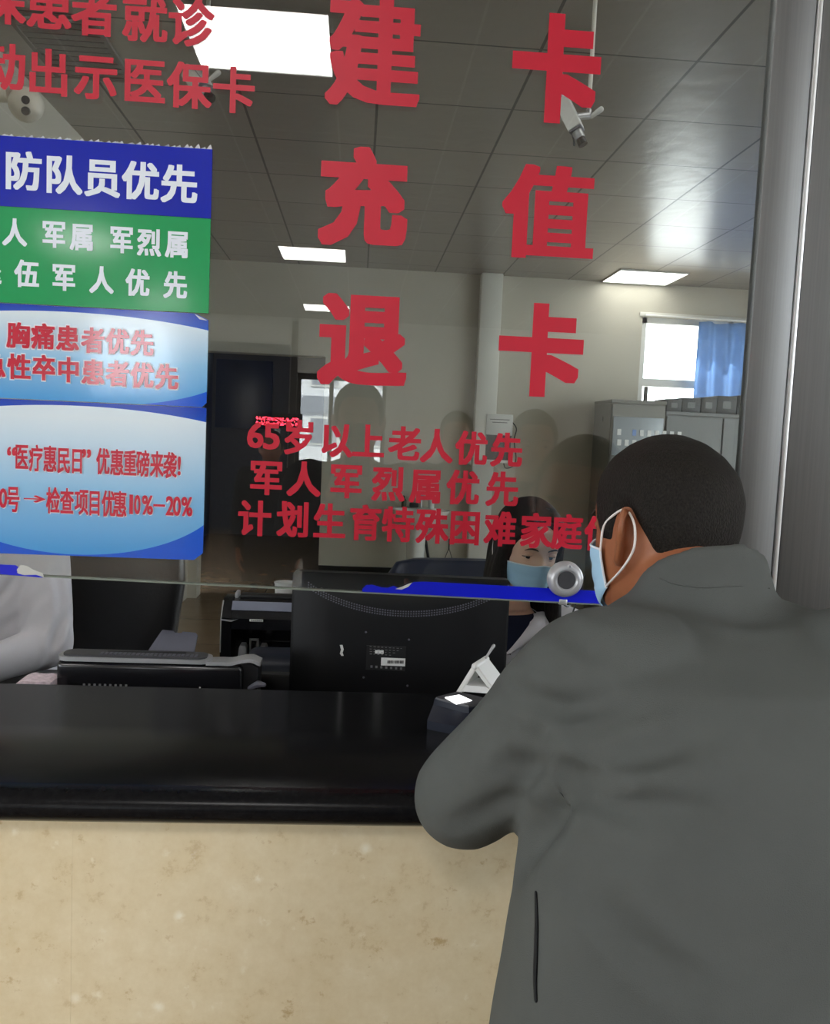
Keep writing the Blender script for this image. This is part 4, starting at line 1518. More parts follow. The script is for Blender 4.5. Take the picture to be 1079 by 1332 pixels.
def build_body(J, skin, parent, voxel=0.0045, wide=1.0):
    bm = nb()
    T = J['T']
    loft(bm, head_rings(T, wide=wide))
    ear(bm, T, 1, J.get('stick', 32))
    ear(bm, T, -1, J.get('stick', 32))
    nk = J['neck']
    hb = T @ Vector((0, -0.020, -0.045))
    mid = nk.lerp(hb, 0.5) + J['fw'] * 0.004
    tube(bm, smooth_path([nk - Vector((0, 0, 0.04)), nk, mid, hb, T @ Vector((0, -0.02, 0.0))], 4), [0.062, 0.058, 0.054, 0.056, 0.05], 20)
    ax, fw = J['ax'], J['fw']
    rings = []
    for c, w, h in J['torso']:
        rings.append(ering(c, ax * w, fw * h, 24, 0.9))
    loft(bm, rings)
    for s in 'LR':
        limb(bm, [J['sh' + s], J['sh' + s].lerp(J['el' + s], 0.5), J['el' + s]], [0.046, 0.042, 0.034])
        limb(bm, [J['el' + s], J['el' + s].lerp(J['wr' + s], 0.45), J['wr' + s]], [0.035, 0.036, 0.024])
        dd = (J['wr' + s] - J['el' + s]).normalized()
        hand(bm, J['wr' + s] + dd * 0.01, J.get('hd' + s, dd), J['pn' + s], (1 if s == 'R' else -1) * J.get('flip' + s, 1), J.get('curl', 22))
        limb(bm, [J['hip' + s], J['hip' + s].lerp(J['kn' + s], 0.5), J['kn' + s]], [0.080, 0.070, 0.052])
        limb(bm, [J['kn' + s], J['kn' + s].lerp(J['an' + s], 0.35), J['an' + s]], [0.052, 0.052, 0.036])
        an = J['an' + s]
        limb(bm, [an - Vector((0, 0, 0.03)), an - Vector((0, 0, 0.045)) + fw * 0.07, an - Vector((0, 0, 0.052)) + fw * 0.15], [0.040, 0.034, 0.026])
    b2 = remesh(bm, voxel, 3)
    return obj('body', b2, skin, parent, 180)


def crease(bm, bvh, pts, depth, width, lift=0.35):
    """press a fold into a cloth surface along a line seen from the camera (real displacement)"""
    path = []
    for px, py in pts:
        d = ray(px, py).normalized()
        h = bvh.ray_cast(CAM, d)
        if h[0] is not None:
            path.append(h[0])
    if len(path) < 2:
        return
    path = smooth_path(path, 8)
    P = np.array([tuple(p) for p in path])
    V = np.array([tuple(v.co) for v in bm.verts])
    lo, hi = P.min(0) - 3 * width, P.max(0) + 3 * width
    idx = np.where(((V > lo) & (V < hi)).all(1))[0]
    n = len(P)
    bm.verts.ensure_lookup_table()
    for i in idx:
        d2 = ((P - V[i]) ** 2).sum(1)
        k = int(d2.argmin())
        d = math.sqrt(d2[k])
        if d > 3 * width:
            continue
        t = k / (n - 1)
        env = math.sin(PI * min(1, max(0, 0.08 + 0.84 * t))) ** 0.7
        x = d / width
        a = -math.exp(-x * x) + lift * math.exp(-((x - 1.5) / 0.7) ** 2)
        v = bm.verts[i]
        v.co += v.normal * (a * depth * env)


def cloth_noise(bm, amp, sc, seed=0.0):
    from mathutils import noise
    bm.normal_update()
    for v in bm.verts:
        q = v.co * sc + Vector((seed, seed * 0.7, seed * 1.3))
        v.co += v.normal * (amp * noise.noise(q) + amp * 0.5 * noise.noise(q * 2.1))


def build_top(J, rings, sleeves, m, parent, name='jacket', voxel=0.007, creases=(), extra=None, noise_amp=0.003, noise_sc=9.0, cut=None, smooth=7, hands_free=True):
    """torso plus sleeves as one continuous piece of clothing"""
    bm = nb()
    ax, fw = J['ax'], J['fw']
    rs = []
    for c, w, h in rings:
        rs.append(ering(c, ax * w, fw * h, 32, 0.86))
    loft(bm, rs)
    for pts, r in sleeves:
        limb(bm, pts, r, 20)
    if extra:
        extra(bm)
    b2 = remesh(bm, voxel, smooth)
    cloth_noise(b2, noise_amp, noise_sc, sum(map(ord, name)) % 7)
    if creases:
        b2.normal_update()
        bvh = BVHTree.FromBMesh(b2)
        for c in creases:
            b2.normal_update()
            crease(b2, bvh, *c)
        bmesh.ops.smooth_vert(b2, verts=b2.verts, factor=0.3, use_axis_x=True, use_axis_y=True, use_axis_z=True)
    bvh = BVHTree.FromBMesh(b2)
    if cut:
        dead = [f for f in b2.faces if cut(f.calc_center_median())]
        bmesh.ops.delete(b2, geom=dead, context='FACES')
    return obj(name, b2, m, parent, 180), bvh


def hair_cap(T, off, m, parent, voxel=0.0035, extra=None, wide=1.0, sm=3):
    bm = nb()
    loft(bm, head_rings(T, 48, 80, off, wide, False))
    if extra:
        extra(bm)
    return obj('hair', remesh(bm, voxel, sm), m, parent, 180)


def lerp3(v, xs, ys):
    return float(np.interp(v, xs, ys))


def short_hair(th, z, thick=0.0075):
    a = abs(math.degrees(th if th <= PI else th - 2 * PI))
    line_ = lerp3(a, [0, 40, 52, 60, 64, 82, 88, 98, 110, 124, 140, 180], [0.066, 0.064, 0.045, 0.010, -0.034, -0.038, 0.008, 0.002, -0.030, -0.062, -0.082, -0.094])
    t = (z - line_) / 0.030
    t = max(0.0, min(1.0, t))
    top = 0.4 + 0.6 * max(0.0, min(1.0, (z + 0.05) / 0.09))
    return -0.010 + (0.010 + thick * top) * (t ** 0.6 if t > 0 else 0)


def face_mask(T, parent, zt=-0.022, wide=1.0, th_max=70):
    t = None
    bm = nb()
    nz, nt = 22, 40
    grid = []
    for layer in (0.0055, 0.0065):
        rows = []
        for i in range(nz + 1):
            u = i / nz
            row = []
            for k in range(nt + 1):
                v = -1 + 2 * k / nt
                th = math.radians(th_max) * v
                za = zt - 0.012 * abs(v) ** 1.5 + 0.006 * math.exp(-(v / 0.18) ** 2)
                zb_ = -0.114 + 0.030 * abs(v) ** 2
                z = za + (zb_ - za) * u
                p = head_surf(th, max(z, -0.108), False, wide)
                p.z = z
                nose = 0.016 * math.exp(-(v / 0.30) ** 2) * (1 - u) ** 0.4 * (1 if u < 0.75 else max(0, 1 - (u - 0.75) * 2))
                pleat = 0.0022 * abs(math.sin(u * PI * 3.0)) * (1 - abs(v) ** 4)
                nrm = Vector((p.x, p.y * 1.05, 0)).normalized()
                p = p + nrm * (layer + pleat) + Vector((0, nose + 0.004 * (1 - abs(v)), 0))
                row.append(bm.verts.new(T @ p))
            rows.append(row)
        grid.append(rows)
    for g, fl in ((grid[0], True), (grid[1], False)):
        for i in range(nz):
            for k in range(nt):
                q = [g[i][k], g[i][k + 1], g[i + 1][k + 1], g[i + 1][k]]
                bm.faces.new(q if fl else list(reversed(q)))
    a, b = grid
    edge = lambda g: [g[0][k] for k in range(nt + 1)] + [g[i][nt] for i in range(1, nz + 1)] + [g[nz][k] for k in range(nt - 1, -1, -1)] + [g[i][0] for i in range(nz - 1, 0, -1)]
    ea, eb = edge(a), edge(b)
    for i in range(len(ea)):
        j = (i + 1) % len(ea)
        bm.faces.new((ea[i], ea[j], eb[j], eb[i]))
    bmesh.ops.recalc_face_normals(bm, faces=bm.faces)
    top = [v.co.copy() for v in grid[1][0]]
    side = {s: [grid[1][i][0 if s < 0 else nt].co.copy() for i in range(nz + 1)] for s in (-1, 1)}
    mk = obj('face_mask', bm, M['mask'], parent, 60)
    obj('nose_band', tb(top, 0.0016, 8), M['maskedge'], mk)
    for s in (-1, 1):
        tube_b = nb()
        tube(tube_b, side[s], 0.0015, 8)
        obj('side_seam', tube_b, M['maskedge'], mk)
        p0, p1 = side[s][1], side[s][-2]
        P = lambda x, y, z: T @ Vector((s * x, y, z))
        path = [p0, P(0.0775, 0.028, -0.004), P(0.0785, 0.006, 0.012), P(0.0800, -0.012, 0.016), P(0.0820, -0.026, 0.006), P(0.0825, -0.033, -0.010), P(0.0810, -0.030, -0.034), P(0.0790, -0.010, -0.058), p1]
        obj('ear_loop', tb(smooth_path(path, 6), 0.0015, 8), M['strap'], mk)
    return mk


def eyes(T, parent, skin='skinf'):
    for s in (-1, 1):
        q = head_surf(math.atan2(0.0315, 0.088), -0.002, True)
        c = Vector((s * 0.0318, q.y - 0.0085, -0.003))
        bm = nb()
        ellipsoid(bm, T @ c, (0.0135, 0.0115, 0.0110), T.to_3x3())
        e = obj('eyeball', bm, M['eyewhite'], parent)
        bm = nb()
        ellipsoid(bm, T @ (c + Vector((0.0005, 0.0078, -0.0020))), (0.0072, 0.0046, 0.0066), T.to_3x3())
        obj('iris', bm, M['iris'], e)
        # upper lid with its lash line, lower lid
        P = lambda x, y, z: T @ (c + Vector((s * x, y, z)))
        up_ = [P(-0.0155, 0.0035, -0.003), P(-0.008, 0.0105, 0.0025), P(0.0, 0.0125, 0.0036), P(0.008, 0.0105, 0.0024), P(0.0150, 0.0030, -0.001)]
        obj('eyelid', tb(smooth_path([u + T.to_3x3() @ Vector((0, -0.001, 0.003)) for u in up_]), [0.003, 0.0052, 0.0052, 0.003], 10, round_end=True), M[skin], parent, 180)
        obj('eyelash', tb(smooth_path(up_), [0.0012, 0.0026, 0.0026, 0.0016], 8), M['brow'], parent, 180)
        lo_ = [P(-0.0145, 0.0035, -0.004), P(-0.006, 0.0095, -0.0082), P(0.004, 0.0095, -0.0080), P(0.0145, 0.0030, -0.002)]
        obj('eyelid', tb(smooth_path(lo_), [0.002, 0.0032, 0.0032, 0.002], 8, round_end=True), M[skin], parent, 180)
        b = [(0.014, 0.0165), (0.024, 0.0205), (0.036, 0.0210), (0.048, 0.0150)]
        pts = []
        for x, z in b:
            h = head_surf(math.atan2(x, 0.092), z, True)
            pts.append(T @ Vector((s * x, h.y + 0.0005, z)))
        obj('eyebrow', tb(smooth_path(pts), [0.0012, 0.0026, 0.0022, 0.0008], 8, flat=1.0, round_end=True), M['brow'], parent, 180)


def headT(c, yaw, pitch, roll=0.0, s=1.0):
    """yaw: 0 faces +y (into the room); positive turns left; pitch > 0 looks down"""
    return Matrix.Translation(c) @ Matrix.Rotation(math.radians(yaw), 4, 'Z') @ Matrix.Rotation(math.radians(-pitch), 4, 'X') @ Matrix.Rotation(math.radians(roll), 4, 'Y') @ Matrix.Scale(s, 4)


def shoes(J, parent):
    for s in 'LR':
        an, fw = J['an' + s], J['fw']
        side = fw.cross(Vector((0, 0, 1)))
        rings = []
        for t, w, h in ((-0.075, 0.022, 0.045), (-0.06, 0.036, 0.085), (-0.01, 0.042, 0.10), (0.05, 0.044, 0.075), (0.12, 0.048, 0.052), (0.17, 0.042, 0.042), (0.20, 0.020, 0.028)):
            c = Vector((an.x, an.y, 0)) + fw * t
            ring = []
            for k in range(16):
                a = 2 * PI * k / 16
                ring.append(c + side * (w * math.cos(a)) + Vector((0, 0, max(0.0005, h * 0.5 + h * 0.5 * math.sin(a) * 1.0))))
            rings.append(ring)
        bm = nb()
        loft(bm, rings)
        bmesh.ops.recalc_face_normals(bm, faces=bm.faces)
        obj('shoe', bm, M['blackplastic'], parent, 60)


def trousers(J, m, parent, voxel=0.012, r=(0.105, 0.090, 0.070, 0.060, 0.055)):
    bm = nb()
    ax, fw = J['ax'], J['fw']
    hc = (J['hipL'] + J['hipR']) / 2
    rings = [ering(hc + Vector((0, 0, dz)), ax * w, fw * h, 24, 0.9) for dz, w, h in ((-0.06, 0.13, 0.10), (0.0, 0.175, 0.120), (0.08, 0.165, 0.118), (0.15, 0.155, 0.112))]
    loft(bm, rings)
    for s in 'LR':
        a, k, b = J['hip' + s], J['kn' + s], J['an' + s]
        limb(bm, [a, a.lerp(k, 0.5), k], [r[0], r[1], r[2]])
        limb(bm, [k, k.lerp(b, 0.5), b + Vector((0, 0, -0.01))], [r[2], r[3], r[4]])
    b2 = remesh(bm, voxel, 5)
    return obj('trousers', b2, m, parent, 180)


V3 = lambda *a: Vector(a)

# ------------------------------------------------------------------ the man at the counter
J = {}
psi = math.radians(6)
J['ax'] = V3(math.cos(psi), math.sin(psi), 0)
J['fw'] = V3(-math.sin(psi), math.cos(psi), 0)
hc = V3(0.378, -0.20, 1.402)
J['T'] = headT(hc, 27, 7, 5, 0.935)
J['neck'] = V3(0.392, -0.325, 1.315)
J['torso'] = [(V3(0.350, -0.475, 0.86), 0.15, 0.10), (V3(0.352, -0.470, 1.0), 0.14, 0.10), (V3(0.360, -0.455, 1.12), 0.150, 0.105), (V3(0.372, -0.420, 1.24), 0.155, 0.10), (V3(0.384, -0.375, 1.31), 0.13, 0.075), (V3(0.39, -0.34, 1.325), 0.07, 0.055)]
J['shL'], J['elL'], J['wrL'] = V3(0.235, -0.420, 1.270), V3(0.128, -0.366, 1.128), V3(0.300, -0.165, 1.150)
J['shR'], J['elR'], J['wrR'] = V3(0.548, -0.420, 1.275), V3(0.640, -0.335, 1.150), V3(0.475, -0.165, 1.150)
J['stick'] = 52
J['pnL'], J['pnR'] = V3(0, 0, -1), V3(0, 0, -1)
J['hdL'], J['hdR'] = V3(0.75, 0.62, -0.05), V3(-0.75, 0.62, -0.05)
J['curl'] = 14
J['hipL'], J['hipR'] = V3(0.265, -0.475, 0.86), V3(0.435, -0.460, 0.86)
J['knL'], J['knR'] = V3(0.255, -0.455, 0.47), V3(0.450, -0.445, 0.47)
J['anL'], J['anR'] = V3(0.245, -0.520, 0.085), V3(0.470, -0.505, 0.085)
man = thing('person', 'man in a grey jacket and face mask leaning on the counter, seen from behind', 'person', (0.36, -0.47, 0))
build_body(J, M['skin'], man)
eyes(J['T'], man, 'skin')
def nape(bm):
    ellipsoid(bm, J['T'] @ V3(0.004, -0.050, -0.070), (0.050, 0.036, 0.052), J['T'].to_3x3())


hair_cap(J['T'], lambda th, z: short_hair(th, z), M['hair'], man, 0.0035, nape)
face_mask(J['T'], man)
trousers(J, M['trousers'], man)
shoes(J, man)


def collar(bm):
    # stand collar hugging the neck, lower at the throat
    fwd = V3(-0.10, 0.99, 0)
    sd = V3(0.99, 0.10, 0)
    c = V3(0.382, -0.325, 1.336)
    rings = []
    for dz, r, tilt in ((-0.03, 0.092, 0.0), (0.0, 0.078, 0.010), (0.018, 0.070, 0.022), (0.030, 0.066, 0.030), (0.034, 0.062, 0.032)):
        ring = []
        for k in range(32):
            a = 2 * PI * k / 32
            ring.append(c + sd * (r * math.cos(a)) + fwd * (r * 0.92 * math.sin(a)) + V3(0, 0, dz - tilt * math.sin(a) + 0.004))
        rings.append(ring)
    loft(bm, rings)


JR = [(V3(0.345, -0.480, 0.80), 0.203, 0.145), (V3(0.346, -0.480, 0.83), 0.207, 0.148), (V3(0.347, -0.478, 0.95), 0.200, 0.140), (V3(0.352, -0.468, 1.06), 0.190, 0.135), (V3(0.360, -0.455, 1.15), 0.186, 0.138),
      (V3(0.370, -0.430, 1.23), 0.190, 0.134), (V3(0.378, -0.405, 1.285), 0.178, 0.115), (V3(0.388, -0.375, 1.312), 0.150, 0.090), (V3(0.395, -0.345, 1.332), 0.112, 0.078), (V3(0.392, -0.33, 1.342), 0.070, 0.064)]
sl = [([J['shL'] + V3(0.05, 0, 0.005), J['shL'], J['shL'].lerp(J['elL'], 0.5) + V3(0.004, -0.004, 0.002), J['elL']], [0.070, 0.068, 0.063, 0.056]),
      ([J['elL'], J['elL'].lerp(J['wrL'], 0.5) + V3(0, 0, 0.004), J['wrL']], [0.054, 0.046, 0.036]),
      ([J['shR'] + V3(-0.05, 0, 0.005), J['shR'], J['shR'].lerp(J['elR'], 0.5), J['elR']], [0.070, 0.067, 0.060, 0.052]),
      ([J['elR'], J['elR'].lerp(J['wrR'], 0.5), J['wrR']], [0.050, 0.045, 0.036])]
CR = [([(738, 1022), (775, 1028), (840, 1048), (915, 1060)], 0.010, 0.013, 0.5),
      ([(735, 1012), (790, 996), (850, 978), (905, 962)], 0.008, 0.014, 0.7),
      ([(745, 1035), (800, 1062), (860, 1086)], 0.007, 0.011, 0.4),
      ([(738, 1018), (722, 1048), (695, 1085), (680, 1120)], 0.022, 0.020, 0.2),
      ([(652, 888), (690, 908), (735, 920), (790, 915)], 0.007, 0.012, 0.7),
      ([(640, 985), (690, 1000), (735, 1000)], 0.006, 0.014, 0.6),
      ([(600, 1000), (620, 960), (660, 930)], 0.005, 0.014, 0.6),
      ([(760, 1150), (800, 1200), (850, 1250), (900, 1285)], 0.006, 0.016, 0.6),
      ([(720, 812), (760, 840), (810, 852)], 0.005, 0.014, 0.6),
      ([(590, 1072), (640, 1050), (690, 1025)], 0.005, 0.012, 0.4),
      ([(900, 790), (960, 806), (1030, 802)], 0.004, 0.014, 0.5)]
jk, bvh = build_top(J, JR, sl, M['jacket'], man, 'jacket', 0.006, CR, collar, 0.0025, 8.0)


def on_surface(pts, bvh, lift):
    out = []
    for px, py in pts:
        d = ray(px, py).normalized()
        h = bvh.ray_cast(CAM, d)
        if h[0] is not None:
            out.append(h[0] + h[1] * lift)
    return out


pk = on_surface([(697, 1162), (698, 1200), (697, 1240), (696, 1275), (697, 1300)], bvh, 0.0004)
if len(pk) > 2:
    obj('pocket_zip', tb(smooth_path(pk), [0.0022, 0.0034, 0.0034, 0.0026], 8, flat=0.6, round_end=True), M['jacketdark'], jk)
cs = on_surface([(858, 752), (880, 760), (915, 764), (960, 762), (1000, 765)], bvh, 0.0)
if len(cs) > 2:
    obj('collar_seam', tb(smooth_path(cs), 0.0011, 6), M['jacket'], jk)

# ------------------------------------------------------------------ the woman at the desk
J = {}
J['ax'] = V3(-0.995, -0.09, 0)
J['fw'] = V3(0.09, -0.995, 0)
hc = V3(0.442, 0.95, 1.236)
J['T'] = headT(hc, 180 + 14, 13, -3, 0.97)
J['neck'] = V3(0.405, 0.99, 1.105)
J['torso'] = [(V3(0.392, 1.02, 0.62), 0.15, 0.11), (V3(0.392, 1.02, 0.78), 0.125, 0.095), (V3(0.392, 1.01, 0.94), 0.14, 0.10), (V3(0.392, 1.0, 1.01), 0.13, 0.085), (V3(0.392, 0.995, 1.05), 0.09, 0.06), (V3(0.40, 0.99, 1.085), 0.055, 0.05)]
J['shL'], J['elL'], J['wrL'] = V3(0.575, 1.0, 1.012), V3(0.64, 0.87, 0.93), V3(0.52, 0.68, 0.925)
J['shR'], J['elR'], J['wrR'] = V3(0.265, 1.0, 1.012), V3(0.20, 0.87, 0.93), V3(0.32, 0.70, 0.925)
J['pnL'], J['pnR'] = V3(0, 0, -1), V3(0, 0, -1)
J['hdL'], J['hdR'] = V3(-0.3, -0.9, -0.12), V3(0.3, -0.9, -0.12)
J['stick'] = 6
J['curl'] = 16
J['hipL'], J['hipR'] = V3(0.50, 1.0, 0.58), V3(0.34, 1.0, 0.58)
J['knL'], J['knR'] = V3(0.52, 0.60, 0.56), V3(0.34, 0.60, 0.56)
J['anL'], J['anR'] = V3(0.52, 0.62, 0.085), V3(0.34, 0.62, 0.085)
wom = thing('person', 'woman with long black hair, white coat and blue face mask behind the glass', 'person', (0.42, 0.95, 0))
T = J['T']
build_body(J, M['skinf'], wom, 0.004, 0.97)
eyes(T, wom)


def long_hair_off(th, z):
    a = abs(math.degrees(th if th <= PI else th - 2 * PI))
    line_ = lerp3(a, [0, 8, 25, 45, 58, 66, 75, 100, 180], [0.074, 0.072, 0.060, 0.040, 0.012, -0.040, -0.13, -0.14, -0.14])
    t = max(0.0, min(1.0, (z - line_) / 0.018))
    return -0.010 + (0.010 + 0.0145) * t ** 0.6


def long_locks(bm):
    P = lambda x, y, z: T @ Vector((x, y, z))
    # (her own right is at the left of the picture)
    for s in (-1, 1):
        for k, (y, r) in enumerate(((0.030, 0.024), (0.0, 0.030), (-0.035, 0.032), (-0.065, 0.030))):
            x = 0.074 - 0.012 * k
            a = P(s * x, y, 0.02)
            b = P(s * (x + 0.006), y - 0.002, -0.06)
            w = b + V3(-0.012 * s * 0.4, 0.012 + 0.012 * k, -0.10)
            e = V3(0.425 - s * (0.105 - 0.018 * k), 0.935 + 0.045 * k, 0.93)
            tube(bm, smooth_path([a, b, w, e], 6), [0.016, r * 0.80, r, r * 0.9, r * 0.45], 12, round_end=True)
    tube(bm, smooth_path([P(0, -0.08, 0.0), P(0, -0.095, -0.07), V3(0.425, 1.085, 1.04), V3(0.425, 1.105, 0.92)], 6), [0.06, 0.06, 0.07, 0.05], 16, flat=0.55, up=(0, 1, 0))


hair_cap(T, long_hair_off, M['hairf'], wom, 0.0042, long_locks, 0.97, 3)
face_mask(T, wom, -0.020, 0.97)
trousers(J, M['trousers'], wom)
shoes(J, wom)
WR = [(V3(0.392, 1.02, 0.56), 0.185, 0.150), (V3(0.392, 1.02, 0.70), 0.165, 0.130), (V3(0.392, 1.02, 0.80), 0.155, 0.122), (V3(0.392, 1.01, 0.92), 0.165, 0.125), (V3(0.392, 1.0, 0.985), 0.165, 0.110), (V3(0.392, 0.995, 1.030), 0.130, 0.085), (V3(0.395, 0.99, 1.055), 0.085, 0.068), (V3(0.40, 0.99, 1.078), 0.062, 0.06)]
sl = [([J['sh' + s] + (V3(0.392, 1.0, 1.012) - J['sh' + s]) * 0.3, J['sh' + s], J['sh' + s].lerp(J['el' + s], 0.5), J['el' + s]], [0.060, 0.058, 0.052, 0.048]) for s in 'LR'] + \
     [([J['el' + s], J['el' + s].lerp(J['wr' + s], 0.5), J['wr' + s]], [0.047, 0.042, 0.036]) for s in 'LR']


def vcut(p):
    lx = (p - V3(0.395, 0.93, 0)).dot(J['ax'])
    return p.y < 0.985 and p.z > 0.965 and abs(lx) < 0.002 + 0.090 * (p.z - 0.965) / 0.095


ct, bv = build_top(J, WR, sl, M['coat'], wom, 'coat', 0.007, (), None, 0.003, 9.0, vcut)
WS = [(c, w * 0.93, h * 0.93) for c, w, h in WR[1:-1]]
bm = nb()
loft(bm, [ering(c, J['ax'] * w, J['fw'] * h, 32, 0.86) for c, w, h in WS])
obj('shirt', bm, M['navycloth'], wom, 180)
for s in (-1, 1):
    pts = []
    for z in (1.055, 1.035, 1.01, 0.985, 0.966):
        lx = s * (0.006 + 0.090 * (z - 0.965) / 0.095)
        o_ = V3(0.392, 0.7, z) + J['ax'] * lx
        h = bv.ray_cast(o_, V3(0, 1, 0))
        if h[0] is not None:
            pts.append(h[0] + V3(0, -0.003, 0))
    if len(pts) > 2:
        bm = nb()
        wv = J['ax'] * s
        rings = []
        wd = [0.020, 0.032, 0.036, 0.022, 0.004]
        for p, w in zip(pts, wd):
            rings.append([p - wv * 0.012 + V3(0, -0.002, 0), p + wv * w * 0.5 + V3(0, -0.006, 0.004), p + wv * w + V3(0, 0.0, 0.002), p + wv * w * 0.5 + V3(0, 0.006, 0)])
        loft(bm, rings)
        bmesh.ops.recalc_face_normals(bm, faces=bm.faces)
        obj('lapel', bm, M['coat'], ct, 60)

# ------------------------------------------------------------------ the clerk in white at the left
J = {}
J['ax'] = V3(-0.96, -0.28, 0)
J['fw'] = V3(0.28, -0.96, 0)
cx_, cy_ = -0.915, 0.98
J['T'] = headT(V3(cx_ + 0.015, cy_ - 0.05, 1.385), 180 - 10, 22, 0, 0.97)
J['neck'] = V3(cx_, cy_, 1.255)
J['torso'] = [(V3(cx_, cy_ + 0.03, 0.60), 0.15, 0.11), (V3(cx_, cy_ + 0.02, 0.78), 0.14, 0.10), (V3(cx_, cy_ + 0.01, 0.98), 0.15, 0.10), (V3(cx_, cy_, 1.14), 0.15, 0.09), (V3(cx_, cy_, 1.22), 0.09, 0.06), (V3(cx_, cy_, 1.26), 0.055, 0.05)]
J['shL'], J['elL'], J['wrL'] = V3(cx_ + 0.130, cy_ + 0.02, 1.165), V3(cx_ + 0.185, cy_ - 0.08, 0.955), V3(cx_ + 0.03, cy_ - 0.30, 0.925)
J['shR'], J['elR'], J['wrR'] = V3(cx_ - 0.165, cy_ - 0.04, 1.165), V3(cx_ - 0.22, cy_ - 0.14, 0.955), V3(cx_ - 0.08, cy_ - 0.33, 0.925)
J['pnL'], J['pnR'] = V3(0, 0, -1), V3(0, 0, -1)
J['hdL'], J['hdR'] = V3(-0.3, -0.9, -0.12), V3(0.3, -0.9, -0.12)
J['curl'] = 16
for s, k in (('L', 0.09), ('R', -0.09)):
    J['hip' + s] = V3(cx_ + k, cy_ + 0.02, 0.58)
    J['kn' + s] = V3(cx_ + k, cy_ - 0.40, 0.56)
    J['an' + s] = V3(cx_ + k, cy_ - 0.36, 0.085)
ck = thing('person', 'seated clerk in a white coat behind the printer, head hidden by the cards', 'person', (cx_, cy_, 0))
build_body(J, M['skinf'], ck, 0.005)
eyes(J['T'], ck)
hair_cap(J['T'], lambda th, z: short_hair(th, z, 0.010), M['hair'], ck, 0.005)
face_mask(J['T'], ck)
trousers(J, M['trousers'], ck)
shoes(J, ck)
CRg = [(V3(cx_, cy_ + 0.03, 0.56), 0.19, 0.15), (V3(cx_, cy_ + 0.02, 0.72), 0.175, 0.135), (V3(cx_, cy_ + 0.01, 0.90), 0.172, 0.13), (V3(cx_, cy_, 1.04), 0.175, 0.125), (V3(cx_, cy_, 1.13), 0.165, 0.11), (V3(cx_, cy_, 1.19), 0.13, 0.085), (V3(cx_, cy_, 1.225), 0.09, 0.07), (V3(cx_, cy_, 1.25), 0.068, 0.062)]
sl = [([J['sh' + s] + (V3(cx_, cy_, 1.165) - J['sh' + s]) * 0.3, J['sh' + s], J['sh' + s].lerp(J['el' + s], 0.5), J['el' + s]], [0.064, 0.064, 0.062, 0.056]) for s in 'LR'] + \
     [([J['el' + s], J['el' + s].lerp(J['wr' + s], 0.5), J['wr' + s]], [0.055, 0.046, 0.037]) for s in 'LR']
CR = [([(74, 745), (80, 790), (72, 830), (50, 872)], 0.008, 0.014, 0.6), ([(92, 795), (78, 815), (70, 840)], 0.007, 0.012, 0.6),
      ([(20, 745), (10, 765), (-10, 785)], 0.006, 0.012, 0.6), ([(60, 770), (30, 800), (0, 820)], 0.005, 0.014, 0.5)]
build_top(J, CRg, sl, M['coat'], ck, 'coat', 0.008, CR, None, 0.004, 8.0)


# ------------------------------------------------------------------ office chairs
def office_chair(label, cx, cy, yaw, m, zt, w, seat=0.50):
    t = thing('office_chair', label, 'chair', (cx, cy, 0))
    Mx = Matrix.Translation((cx, cy, 0)) @ Matrix.Rotation(yaw, 4, 'Z')
    bm = nb()                                     # backrest: padded, rounded top, wider above
    rings = []
    for z, ww, dy in ((seat + 0.12, 0.36, 0.0), (seat + 0.15, 0.42, 0.002), (seat + 0.28, 0.47, 0.008), (zt - 0.14, w, 0.02), (zt - 0.05, w * 0.97, 0.028), (zt - 0.012, w * 0.86, 0.034), (zt, w * 0.62, 0.036)):
        rings.append([Mx @ p for p in ering(V3(0, 0.24 + dy, z), V3(ww / 2, 0, 0), V3(0, 0.048 if z < zt - 0.03 else 0.028, 0), 28, 0.55)])
    loft(bm, rings)
    obj('backrest', bm, m, t, 50)
    bm = nb()
    rings = []
    for z, k in ((seat - 0.07, 0.92), (seat - 0.06, 1.0), (seat - 0.02, 1.0), (seat - 0.004, 0.95), (seat, 0.85)):
        rings.append([Mx @ p for p in ering(V3(0, 0, z), V3(0.245 * k, 0, 0), V3(0, 0.235 * k, 0), 28, 0.5)])
    loft(bm, rings)
    obj('seat', bm, m, t, 50)
    obj('back_bracket', xf(bx(-0.03, 0.03, 0.20, 0.31, seat - 0.06, seat + 0.22, 0.008), Mx), M['blackplastic'], t)
    obj('gas_column', tb([V3(cx, cy, 0.09), V3(cx, cy, seat - 0.06)], 0.025, 14), M['steel_light'], t)
    for k in range(5):
        a = yaw + 2 * PI * k / 5
        d = V3(math.cos(a), math.sin(a), 0)
        f = obj('foot', tb([V3(cx, cy, 0.10), V3(cx, cy, 0.085) + d * 0.27], [0.024, 0.016], 10, round_end=True), M['blackplastic'], t)
        o = V3(cx, cy, 0.028) + d * 0.27
        s = V3(-d.y, d.x, 0)
        bm = nb()
        lathe(bm, [(0, -0.018), (0.024, -0.018), (0.028, -0.012), (0.028, 0.012), (0.024, 0.018), (0, 0.018)], o, s, 16)
        obj('caster', bm, M['blackplastic'], f)
    return t


office_chair('black leather office chair behind the clerk in the white coat', -0.79, 1.08, -0.15, M['leather'], 1.185, 0.54, 0.50)
office_chair('navy office chair with a rounded back behind the woman', 0.36, 1.16, 0.12, M['navyleather'], 1.125, 0.46, 0.50)


